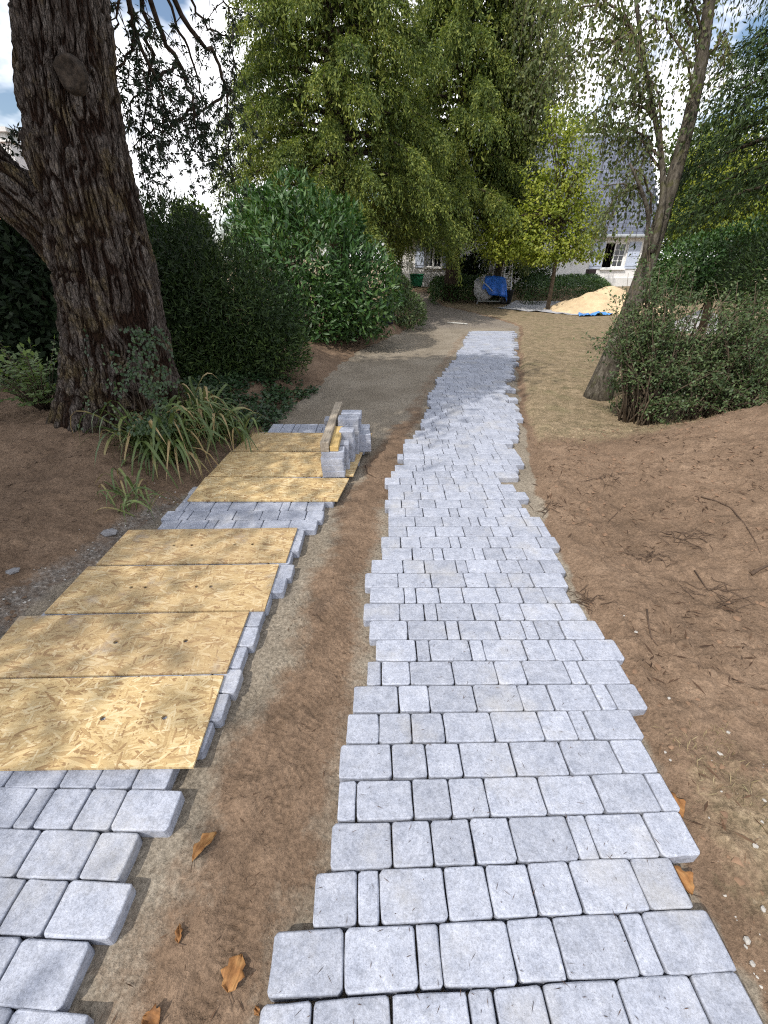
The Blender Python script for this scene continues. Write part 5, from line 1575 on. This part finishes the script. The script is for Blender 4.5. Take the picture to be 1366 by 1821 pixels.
# ------------------------------------------------------------------ building-site things
M['blue_tarp'] = plain('blue_tarpaulin', (0.022, 0.13, 0.55), 0.45, 0.25, 6, 0.4, bump=0.4, bscale=14)
M['light_blue_tarp'] = plain('crumpled_blue_tarpaulin', (0.07, 0.24, 0.58), 0.45, 0.3, 5, 0.4, bump=0.4, bscale=12)
M['mixer_grey'] = plain('cement_caked_drum', (0.38, 0.385, 0.40), 0.8, 0.3, 7, bump=0.4)
M['steel_paint'] = plain('dull_steel', (0.25, 0.26, 0.26), 0.55, 0.2, 8, metal=0.3)
M['rubber'] = plain('black_rubber', (0.02, 0.02, 0.022), 0.7)
M['alu'] = plain('aluminium', (0.55, 0.55, 0.56), 0.35, 0.1, 8, metal=0.7)
mxp = G(872, 541, 0.0)
mzz = gz1(mxp.x, mxp.y)
mixer = empty('cement_mixer', (mxp.x, mxp.y, mzz)); tag(mixer, 'cement mixer under a blue tarpaulin with grey caked drum showing', 'mixer')
# drum tilted to the left
mb = MB(); mb.lathe([(0.0, -.42), (0.20, -.42), (0.40, -.26), (0.43, 0.0), (0.40, 0.16), (0.25, 0.46), (0.25, 0.50), (0.20, 0.50), (0.22, 0.40)], 24)
dr = mb.build('drum', M['mixer_grey'], mixer, True); dr.location = (-0.34, 0.06, 0.52); dr.rotation_euler = (0.15, -0.5, 0)
mb = MB(); mb.tube([(-.62, -.30, .10), (.52, -.30, .10)], .03); mb.tube([(-.62, .30, .10), (.52, .30, .10)], .03); mb.tube([(-.6, -.30, .10), (-.45, 0, .75), (-.6, .30, .10)], .025)
mb.tube([(.42, -.30, .10), (.40, 0, .85), (.42, .30, .10)], .03); mb.tube([(.40, 0, .55), (-.3, 0, .55)], .035); mb.box((.15, -.2, .35), (.5, .2, .8)); mb.build('frame', M['steel_paint'], mixer)
for sy in (-1, 1):
    mb = MB(); mb.lathe([(0.04, -.035), (.13, -.04), (.15, -.02), (.15, .02), (.13, .04), (.04, .035), (.04, -.035)], 18)
    w = mb.build('wheel', M['rubber'], mixer, True); w.location = (.50, sy * .36, .15); w.rotation_euler = (math.pi / 2, 0, 0)
mb = MB(); mb.tube([(-.62, -.30, .12), (-.66, -.32, -.01)], .022); mb.tube([(-.62, .30, .12), (-.66, .32, -.01)], .022); mb.build('foot', M['steel_paint'], mixer)
# tarpaulin: draped grid
nu, nv = 34, 30
u = np.linspace(-1, 1, nu); v = np.linspace(-1, 1, nv)
U, Vv = np.meshgrid(u, v)
tarp_x = 0.06 + 0.68 * U
tarp_y = 0.50 * Vv
ax_ = np.clip((np.abs(Vv) - 0.45) / 0.55, 0, 1); bx_ = np.clip((np.abs(U) - 0.62) / 0.38, 0, 1)
top = 1.04 - 0.10 * (U + 0.2) ** 2 + 0.035 * fbm(U * 3, Vv * 3, seed=101)
drop_y = 0.72 * ax_ ** 1.15 * (0.55 + 0.45 * sstep(-0.75, -0.3, U)); drop_x = np.where(U > 0, 0.62, 0.30) * bx_ ** 1.1
tz_ = top - np.maximum(drop_y, drop_x) - 0.15 * np.minimum(drop_y, drop_x)
tarp_y = np.sign(Vv) * np.minimum(np.abs(tarp_y) + 0.0, 0.36 + 0.12 * ax_ ** 0.4) + 0.035 * np.sin(U * 11 + 1) * ax_
tarp_x = tarp_x - np.sign(U) * 0.14 * bx_ + 0.03 * np.sin(Vv * 9) * bx_
idx2 = np.arange(nu * nv).reshape(nv, nu)
TV = np.stack([tarp_x, tarp_y, tz_ + 0.02 * (fbm(U * 7, Vv * 7, seed=102) - .5)], -1).reshape(-1, 3)
TF = np.stack([idx2[:-1, :-1], idx2[:-1, 1:], idx2[1:, 1:], idx2[1:, :-1]], -1).reshape(-1, 4)
tp_ = np_obj('tarpaulin', TV, TF, M['blue_tarp'], mixer, True)
sol = tp_.modifiers.new('thick', 'SOLIDIFY'); sol.thickness = 0.012
mb = MB(); mb.tube([(-.52, -.40, .86), (-.30, -.47, .70), (-.08, -.49, .50)], 0.022); mb.build('tarpaulin_hem', plain('tarp_hem', (0.38, 0.40, 0.46), 0.6), mixer, True)
# step ladder
lq = G(905, 541, 0.0); lY = lq.y + 0.5
lad = empty('step_ladder', (P(900, 500, lY).x, lY, gz1(lq.x, lY))); tag(lad, 'slim aluminium step ladder standing beside the blue-covered mixer', 'ladder')
for sx in (-1, 1):
    mb = MB(); mb.tube([(sx * .20, -.38, 0), (sx * .12, 0, 2.15)], .022, 6); mb.build('rail', M['alu'], lad)
    mb = MB(); mb.tube([(sx * .21, .42, 0), (sx * .12, .06, 2.1)], .018, 6); mb.build('rear_leg', M['alu'], lad)
for k in range(1, 8):
    t = k / 8; mb = MB(); w = .20 - .08 * t
    mb.box((-w, -.38 * (1 - t) - .04, 2.15 * t - .012), (w, -.38 * (1 - t) + .04, 2.15 * t + .012)); mb.build('step', M['alu'], lad)
mb = MB(); mb.box((-.15, -.06, 2.13), (.15, .10, 2.17)); mb.build('top_cap', M['alu'], lad)
# black bucket
bq_ = G(900, 541, 0)
mb = MB(); mb.lathe([(0, 0.0), (.17, 0.0), (.24, .50), (.26, .50), (.26, .53), (.23, .53), (.165, .02), (0, .02)], 20)
o = mb.build('builders_bucket', M['rubber'], None, True); o.location = (bq_.x, bq_.y - 0.05, gz1(bq_.x, bq_.y - 0.05)); tag(o, 'tall black bucket between the blue-covered mixer and the ladder', 'bucket')

# sand pile, sheet under it, blue tarpaulin edge
def heap(name, label, cx_, cy_, rx, ry, h, mat, seed, res=70, rough=0.06):
    g = np.linspace(-1.15, 1.15, res)
    X, Y = np.meshgrid(g, g)
    d = np.sqrt(X ** 2 + Y ** 2)
    d = d * (1 + 0.22 * (fbm(X * 1.4 + 5, Y * 1.4, seed=seed) - .5) * 2)
    Z = h * np.clip(1 - d, 0, 1) ** 0.85 + rough * (fbm(X * 7, Y * 7, oct=4, seed=seed + 1) - .5) * np.clip(1.1 - d, 0, 1) * 2 - 0.05 * (d > 1.02)
    gzb = gz(cx_ + X * rx, cy_ + Y * ry)
    V = np.stack([X * rx, Y * ry, Z + gzb - gz1(cx_, cy_) - 0.005], -1).reshape(-1, 3)
    ii = np.arange(res * res).reshape(res, res)
    F = np.stack([ii[:-1, :-1], ii[:-1, 1:], ii[1:, 1:], ii[1:, :-1]], -1).reshape(-1, 4)
    o = np_obj(name, V, F, mat, None, True); o.location = (cx_, cy_, gz1(cx_, cy_)); tag(o, label, 'pile')
    return o
M['yellow_sand'] = plain('yellow_sand', (0.50, 0.385, 0.245), 0.95, 0.18, 4, bump=0.5, bscale=40)
M['gravel_heap'] = plain('grey_gravel', (0.33, 0.33, 0.34), 0.9, 0.45, 30, bump=0.8, bscale=50)
hp = G(1085, 556, 0)
heap('sand_pile', 'pile of yellow building sand in front of the house', hp.x + 0.35, hp.y + 1.0, 2.3, 1.6, 0.85, M['yellow_sand'], 111, rough=0.13)
hp2 = G(1245, 585, 0)
heap('gravel_pile', 'grey gravel heap glimpsed behind the twiggy shrub', hp2.x, hp2.y, 1.0, 0.8, 0.55, M['gravel_heap'], 112)
def sheet(name, label, poly, mat, amp, seed, n=46, cat='sheet', off=0.012):
    pts = [G(px, py, 0) for px, py in poly]         # four corners
    A, B, C, D = [np.array((p.x, p.y)) for p in pts]
    g = np.linspace(0, 1, n); Uq, Vq = np.meshgrid(g, g)
    XY = (A * (1 - Uq[..., None]) + B * Uq[..., None]) * (1 - Vq[..., None]) + (D * (1 - Uq[..., None]) + C * Uq[..., None]) * Vq[..., None]
    XY = XY + 0.18 * (np.stack([fbm(Uq * 4, Vq * 4, seed=seed), fbm(Uq * 4, Vq * 4, seed=seed + 3)], -1) - .5)
    Z = gz(XY[..., 0], XY[..., 1]) + off + amp * np.abs(fbm(XY[..., 0] * 2.6, XY[..., 1] * 2.6, oct=4, seed=seed + 5) - .5) * 2
    c = XY.mean((0, 1)); z0 = gz1(*c)
    V = np.concatenate([XY - c, (Z - z0)[..., None]], -1).reshape(-1, 3)
    ii = np.arange(n * n).reshape(n, n)
    F = np.stack([ii[:-1, :-1], ii[:-1, 1:], ii[1:, 1:], ii[1:, :-1]], -1).reshape(-1, 4)
    o = np_obj(name, V, F, mat, None, True); o.location = (c[0], c[1], z0); tag(o, label, cat)
    return o
sheet('ground_sheet', 'dusty grey plastic sheet spread on the lawn from the mixer to the sand pile', [(880, 548), (1035, 560), (1030, 541), (915, 539)], plain('dusty_sheet', (0.36, 0.36, 0.38), 0.7, 0.25, 3), 0.05, 121)
sheet('blue_tarpaulin', 'crumpled bright blue tarpaulin edge at the foot of the sand pile', [(1028, 563), (1092, 560), (1092, 549), (1030, 554)], M['light_blue_tarp'], 0.22, 122, off=0.02)
# green bin and lantern
gb = G(740, 531, 0.0)
bin_ = empty('green_bin', (gb.x, gb.y + .2, gz1(gb.x, gb.y + .2))); tag(bin_, 'green plastic bin at the bend before the house wall', 'bin')
M['green_plastic'] = plain('green_plastic', (0.012, 0.13, 0.06), 0.5, 0.1, 5)
mb = MB()
mb.add([(-.26, -.22, .03), (.26, -.22, .03), (.26, .22, .03), (-.26, .22, .03), (-.33, -.27, .52), (.33, -.27, .52), (.33, .27, .52), (-.33, .27, .52)],
       [(3, 2, 1, 0), (0, 1, 5, 4), (1, 2, 6, 5), (2, 3, 7, 6), (3, 0, 4, 7), (4, 5, 6, 7)])
mb.build('body', M['green_plastic'], bin_, bevel=0.012)
mb = MB(); mb.box((-.36, -.30, .522), (.36, .30, .57)); mb.build('lid', M['green_plastic'], bin_, bevel=0.01)
for sx in (-1, 1):
    mb = MB(); mb.tube([(sx * .2 - .03, .2, .03), (sx * .2 + .03, .2, .03)], .03, 10); mb.build('wheel', M['rubber'], bin_)
lt = P(720, 506, 15.0)
lan = empty('garden_lantern', (lt.x, 15.0, gz1(lt.x, 15.0))); tag(lan, 'dark garden lantern on a post above the small bush', 'lantern')
hl = lt.z - gz1(lt.x, 15.0)
mb = MB(); mb.tube([(0, 0, -.1), (0, 0, hl - .10)], .025, 8); mb.build('post', M['rubber'], lan)
mb = MB(); mb.lathe([(0.0, -.12), (.07, -.12), (.10, .05), (0, .05)], 6, (0, 0, hl)); mb.build('lamp_glass', plain('amber_lamp_glass', (0.10, 0.05, 0.03), 0.3), lan)
mb = MB(); mb.lathe([(0.0, .16), (.05, .14), (.19, .03), (.19, .01), (0, .05)], 6, (0, 0, hl)); mb.build('cap', M['rubber'], lan)

# white pipe offcut on the sand
wp = G(812, 575, -0.03)
mb = MB(); mb.tube([(-.28, .14, .03), (0, 0.03, .03), (.2, -.1, .03), (.3, -.22, .03)], .02, 8)
o = mb.build('plastic_pipe', plain('white_pipe', (0.42, 0.42, 0.40), 0.5), None, True); o.location = (wp.x, wp.y, gz1(wp.x, wp.y)); tag(o, 'short bent white pipe lying on the sand before the finished paving', 'pipe')
# dark barrel beside the laurel
db = G(687, 590, 0.0)
mb = MB(); mb.lathe([(0, 0), (.18, 0), (.19, .05), (.20, .25), (.19, .48), (.17, .5), (0, .5)], 18)
o = mb.build('dark_barrel', plain('dark_blue_barrel', (0.012, 0.012, 0.03), 0.5), None, True); o.location = (db.x, db.y, gz1(db.x, db.y) - .01); tag(o, 'dark blue barrel tucked against the end of the laurel', 'barrel')

# ------------------------------------------------------------------ litter: leaves, stones, roots, twigs
def dry_leaf_mat():
    k = N('dry_brown_leaf'); co = k.n('TexCoord').outputs['Object']; rnd = k.n('ObjectInfo').outputs['Random']
    f = k.math('ADD', k.math('MULTIPLY', k.noise(co, 40, 5), 0.7), k.math('MULTIPLY', rnd, 0.3))
    vein = k.ramp(k.noise(k.mapping(co, (90, 14, 1)), 1.5, 3), [(0.4, 0.75), (0.6, 1.1)])
    return k.done(k.mix(1.0, k.ramp(f, [(0.3, (0.13, 0.06, 0.024)), (0.5, (0.24, 0.115, 0.042)), (0.75, (0.36, 0.21, 0.085))]), vein, 'MULTIPLY'), 0.7, None, 0.2)
M['dryleaf'] = dry_leaf_mat()
rd = random.Random(77)
def dry_leaf(px, py, L, W, rz, curl, label, z=None, mat='dryleaf', tilt=0.0):
    q = G(px, py, -0.045)
    zz_ = gz1(q.x, q.y) if z is None else z
    n, m = 12, 6
    out = []
    for i in range(n + 1):
        t = i / n
        w = W * (math.sin(math.pi * min(1, t * 1.02) ** 0.8) ** 0.7) * (1 + 0.22 * math.sin(t * 17 + L * 90)) if 0 < t < 1 else 0.002
        for j in range(m + 1):
            s = j / m * 2 - 1
            out.append((s * w / 2, (t - .5) * L, curl * (abs(s) ** 1.5 * w * 0.8 + 0.12 * L * math.sin(t * 3 + s)) + 0.004 * math.sin(9 * t + 5 * s)))
    fs = [(i * (m + 1) + j, i * (m + 1) + j + 1, (i + 1) * (m + 1) + j + 1, (i + 1) * (m + 1) + j) for i in range(n) for j in range(m)]
    zmin = min(v[2] for v in out)
    root = empty('dry_leaf', (q.x, q.y, zz_ + 0.001), rz); tag(root, label, 'leaf', 'dry leaves on the ground')
    mb = MB(); mb.add([(x, y, z_ - zmin) for x, y, z_ in out], fs); b = mb.build('blade', M[mat], root, True)
    sl = b.modifiers.new('thick', 'SOLIDIFY'); sl.thickness = 0.0012
    mb = MB(); mb.tube([(0, -.5 * L, 0.004), (0.01, -.62 * L, 0.004), (0.02, -.72 * L, 0.003)], 0.0012, 4); mb.build('stalk', M['twig'], root)
dry_leaf(365, 1508, 0.10, 0.042, -0.55, 0.75, 'curled orange-brown leaf near the corner of the overhanging strand board')
dry_leaf(418, 1730, 0.078, 0.062, -0.2, 0.35, 'broad flat tan leaf on the soil strip beside the finished track')
dry_leaf(320, 1662, 0.045, 0.02, 0.3, 0.5, 'small narrow brown leaf on the soil between the two tracks')
dry_leaf(270, 1816, 0.05, 0.05, 1.3, 0.4, 'small golden-brown leaf beside the uncovered pavers of the left track')
dry_leaf(1192, 1428, 0.105, 0.05, 0.35, 0.7, 'orange-brown leaf wedged along the outer edge of the finished track', mat='dryleaf')
dry_leaf(1208, 1562, 0.09, 0.055, 0.5, 0.6, 'golden leaf tucked under a jutting paver corner')
dry_leaf(1303, 1775, 0.07, 0.02, 0.15, 0.5, 'thin brown leaf against the last paver edge by the gravel')
dry_leaf(457, 1797, 0.022, 0.015, 0.6, 0.3, 'tiny yellow leaf on the soil beside the finished track')

def stone_mesh(name, mat, seed, flat=0.6):
    bm = bmesh.new(); bmesh.ops.create_icosphere(bm, subdivisions=1, radius=0.5)
    rs_ = random.Random(seed); off = rs_.uniform(0, 50)
    for v in bm.verts:
        k = 1 + 0.9 * (float(fbm(np.array([v.co.x * 1.6 + off]), np.array([v.co.y * 1.6]), np.array([v.co.z * 1.6]), 3, seed)[0]) - .5)
        v.co *= k; v.co.z *= flat
        if v.co.z < -0.18: v.co.z = -0.18
    me = bpy.data.meshes.new(name); bm.to_mesh(me); bm.free(); me.materials.append(mat)
    return me
SW = [stone_mesh('stone', M['white_stone'], 200 + k) for k in range(4)]
SG = [stone_mesh('stone', M['grey_stone'], 210 + k, 0.4) for k in range(3)]
def stone(px, py, s, mesh, label, group=None, z=0.0, rz=0.0, sy=1.0):
    q = G(px, py, z)
    for _ in range(4): q = G(px, py, gz1(q.x, q.y))
    o = bpy.data.objects.new('stone', mesh); o.location = (q.x, q.y, q.z + 0.10 * s); o.scale = (s, s * sy, s); o.rotation_euler = (0, 0, rz)
    tag(link(o), label, 'stone', group)
stone(195, 949, 0.13, SG[0], 'flat grey stone on the soil beside the dusty brown strand board', rz=.2, sy=.7)
stone(22, 1018, 0.09, SG[1], 'flat grey stone at the rim of the dark hollow', rz=.6, sy=.7)
stone(82, 793, 0.075, SW[0], 'white stone lying on the bank below the conifer roots', rz=.3, sy=.8)
for (px, py, s) in ((1359, 1424, .022), (1343, 1504, .026), (1329, 1673, .030), (1326, 1684, .018), (1338, 1715, .022), (1357, 1618, .026), (1283, 1408, .014), (1261, 1455, .012), (1131, 1125, .03), (1190, 1242, .022), (1295, 1303, .022), (1183, 1338, .016), (1192, 1352, .016), (1110, 1095, .014)):
    stone(px, py, s * 0.8, rd.choice(SW), 'small white stone on the bare soil beside the finished track', 'white stones beside the finished track', rz=rd.uniform(0, 6), sy=rd.uniform(.6, 1))

def root_piece(pts, r0, label, name='dead_root'):
    q3 = []
    for px, py in pts:
        q = G(px, py, 0.1)
        for _ in range(10):
            q = G(px, py, 0.5 * q.z + 0.5 * gz1(q.x, q.y))
        q3.append(Vector((q.x, q.y, gz1(q.x, q.y) + r0 * 0.7)))
    c = q3[0].copy(); mb = MB(); mb.tube([p - c for p in q3], list(np.linspace(r0, r0 * 0.35, len(q3))), 6)
    o = mb.build(name, M['twig'], None, True); o.location = c; tag(o, label, 'root', 'roots and twigs on the soil heap')
root_piece([(1246, 884), (1275, 892), (1300, 904), (1322, 930), (1340, 958), (1352, 985)], 0.006, 'long curved dead root on the face of the brown heap')
root_piece([(1150, 1085), (1153, 1110), (1158, 1135), (1170, 1150)], 0.006, 'short upright dead root on the soil beside the finished track')
root_piece([(1335, 1022), (1350, 1014), (1372, 1004)], 0.012, 'stub of cut dark branch on the brown heap')
root_piece([(1060, 945), (1085, 925), (1105, 905), (1115, 895)], 0.004, 'thin forked twig low on the brown heap')
root_piece([(1235, 1015), (1255, 1045), (1275, 1070), (1305, 1085)], 0.004, 'thin bent twig half buried in the brown heap')
root_piece([(650, 828), (653, 842), (668, 850), (682, 852)], 0.005, 'dry forked twig on the soil beside the stacked pavers')

def rootlet_clump(px, py, n, r0, label):
    q = G(px, py, 0.1)
    for _ in range(10): q = G(px, py, 0.5 * q.z + 0.5 * gz1(q.x, q.y))
    mb = MB(); rr = random.Random(int(px))
    for k in range(n):
        a = rr.uniform(0, 6.28); L = rr.uniform(0.4, 1.0) * r0
        x0, y0 = rr.gauss(0, r0 * .4), rr.gauss(0, r0 * .3)
        pts = []
        for t in (0, .35, .7, 1):
            x, y = x0 + math.cos(a) * L * t + rr.gauss(0, .006), y0 + math.sin(a) * L * t + rr.gauss(0, .006)
            pts.append((x, y, gz1(q.x + x, q.y + y) - q.z + 0.003 + 0.022 * math.sin(t * 3.1) * rr.random()))
        mb.tube(pts, [0.0026, 0.0022, 0.0016, 0.0008], 4, False)
    o = mb.build('rootlet_clump', M['twig'], None, True); o.location = q; tag(o, label, 'roots', 'rootlet clumps on the soil heap', 'stuff')
rootlet_clump(1040, 1070, 27, 0.10, 'dense clump of dark rootlets at the edge of the finished track')
rootlet_clump(1160, 990, 24, 0.11, 'tuft of dry roots lying in the middle of the brown heap')
rootlet_clump(1080, 850, 21, 0.16, 'loose roots and crumbs near the top of the brown heap')
rootlet_clump(1215, 955, 24, 0.16, 'tangle of thin roots below the long curved root')
rootlet_clump(975, 905, 18, 0.12, 'fine roots hanging over the sand beside the finished track')
rootlet_clump(1290, 1060, 21, 0.16, 'scattered thin roots near the cut branch stub')

def scatter(name, label, cat, n, region, mat, Lr, Wf, seed, flat=True, dens=None, lift=0.003):
    r = np.random.default_rng(seed)
    x = r.uniform(region[0], region[1], n); y = r.uniform(region[2], region[3], n)
    if dens is not None:
        k = dens(x, y, r); x, y = x[k], y[k]
    z = gz(x, y) + lift
    p = np.stack([x, y, z], 1)
    a = r.normal(size=p.shape); a[:, 2] *= 0.12 if flat else 1
    if not flat: a[:, 2] = np.abs(a[:, 2]) * 0.9 + 0.3
    L = Lr[0] + (Lr[1] - Lr[0]) * r.random(len(x)) ** 1.6
    o = foliage(name, p, a, L, L * Wf if Wf < 0.5 else L * Wf, mat, None, seed=seed, up=np.tile((0, 0, 1.0), (len(x), 1)))
    tag(o, label, cat)
    return o
soil_right = lambda x, y, r: (x > itp(RIGHT_BED, y) + 0.05 + 0.08 * r.random(len(x))) & (fbm(x * 3.5, y * 3.5, seed=131) > 0.43 + 0.18 * r.random(len(x)))
scatter('root_litter', 'scattered rootlets and bits of twig on the brown heap', 'litter', 9000, (1.0, 4.6, 0.3, 4.9), M['litter'], (0.012, 0.085), 0.13, 141, True, soil_right, 0.006)
scatter('twig_litter', 'fine twigs and needles on the soil strip between the tracks', 'litter', 1500, (-0.85, 0.1, 0.25, 4.6), M['litter'], (0.008, 0.035), 0.13, 142, True,
        lambda x, y, r: (x > itp(LEFT_R, y) + 0.06) & (x < itp(RIGHT_L, y) - 0.02) & (fbm(x * 5, y * 5, seed=132) > 0.5), 0.003)
scatter('dry_grass', 'dry yellow grass blades on the lawn', 'grass', 26000, (1.2, 6.5, 4.2, 13.0), M['drygrass'], (0.02, 0.055), 0.09, 143, False,
        lambda x, y, r: (x > itp(RIGHT_BED, y) + 0.1 + 0.1 * r.random(len(x))) & (r.random(len(x)) < 1.2 - y / 14) & (fbm(x * 2.3, y * 2.3, seed=134) + 0.12 * (y - 4.4) > 0.46), 0.0)
scatter('grass_tufts', 'sparse dry grass and weeds by the end of the finished track', 'grass', 3600, (1.05, 2.3, 0.35, 1.25), M['drygrass'], (0.015, 0.05), 0.09, 144, False,
        lambda x, y, r: (x > itp(RIGHT_BED, y) + 0.12) & (fbm(x * 6, y * 6, seed=135) > 0.48), 0.0)
def pebbles(name, label, n, region, seed, mat, sr, dens):
    r = np.random.default_rng(seed)
    x = r.uniform(region[0], region[1], n); y = r.uniform(region[2], region[3], n)
    k = dens(x, y, r); x, y = x[k], y[k]; m = len(x)
    s = sr[0] + (sr[1] - sr[0]) * r.random(m) ** 4
    z = gz(x, y)
    base = np.array([(1, 0, 0), (-.5, .8, 0), (-.6, -.75, 0), (0.1, 0.05, .75), (.2, .9, .25), (.3, -.85, .2)])
    V = []; F = []
    tri = [(0, 4, 3), (4, 1, 3), (1, 2, 3), (2, 5, 3), (5, 0, 3)]
    for i in range(m):
        a = r.uniform(0, 6.28); ca, sa = math.cos(a), math.sin(a)
        b = base * (0.7 + 0.6 * r.random((6, 3))) * s[i] * 0.5
        V.append(np.stack([x[i] + b[:, 0] * ca - b[:, 1] * sa, y[i] + b[:, 0] * sa + b[:, 1] * ca, z[i] + b[:, 2]], 1)); F += [tuple(q + 6 * i for q in t) for t in tri]
    o = np_obj(name, np.concatenate(V), np.array(F), mat, None); tag(o, label, 'gravel', None, 'stuff')
pebbles('gravel', 'white gravel bits along the edge of the left track', 900, (-2.9, -1.6, 1.0, 3.3), 151, M['white_stone'], (0.006, 0.026), lambda x, y, r: np.abs(x - itp(LEFT_BED, y) + 0.17) < 0.11 * np.abs(r.normal(size=len(x))) + 0.03)
pebbles('crushed_stone', 'crushed pale stone scattered by the end of the finished track', 420, (1.05, 1.9, 0.25, 1.0), 152, M['white_stone'], (0.005, 0.022), lambda x, y, r: (x > itp(RIGHT_BED, y) + 0.04) & (fbm(x * 5, y * 5, seed=136) > 0.5))
pebbles('soil_clods', 'small earth clods strewn over the brown heap', 5000, (1.1, 4.6, 0.4, 4.8), 153, plain('clod', (0.17, 0.108, 0.07), 0.95, 0.3, 10), (0.008, 0.045), lambda x, y, r: (x > itp(RIGHT_BED, y) + 0.08) & (fbm(x * 2.5, y * 2.5, seed=137) > 0.36 + 0.25 * r.random(len(x))))
pebbles('bank_clods', 'small earth clods strewn over the left bank', 4500, (-4.6, -1.4, 1.4, 4.6), 154, plain('shaded_clod', (0.13, 0.088, 0.06), 0.95, 0.3, 10), (0.008, 0.045), lambda x, y, r: (x < itp(LEFT_BED, y) - 0.12) & (fbm(x * 2.5, y * 2.5, seed=138) > 0.42))  # clod colour darkened to stand for the shade on this bank
# needles on the near pavers
rn = np.random.default_rng(161)
n = 420
yy = 0.3 + 3.2 * rn.random(n) ** 1.5; xx = itp(RIGHT_L, yy) + 0.04 + 1.1 * rn.random(n)
npos = np.stack([xx, yy, np.full(n, 0.0035)], 1); a = rn.normal(size=(n, 3)); a[:, 2] *= 0.03
nd = foliage('needle_litter', npos, a, 0.006 + 0.028 * rn.random(n) ** 2, 0.0018, M['litter'], None, seed=162, up=np.tile((0, 0, 1.0), (n, 1)), fold=0.1)
tag(nd, 'dry needles and crumbs fallen on the finished pavers', 'litter')
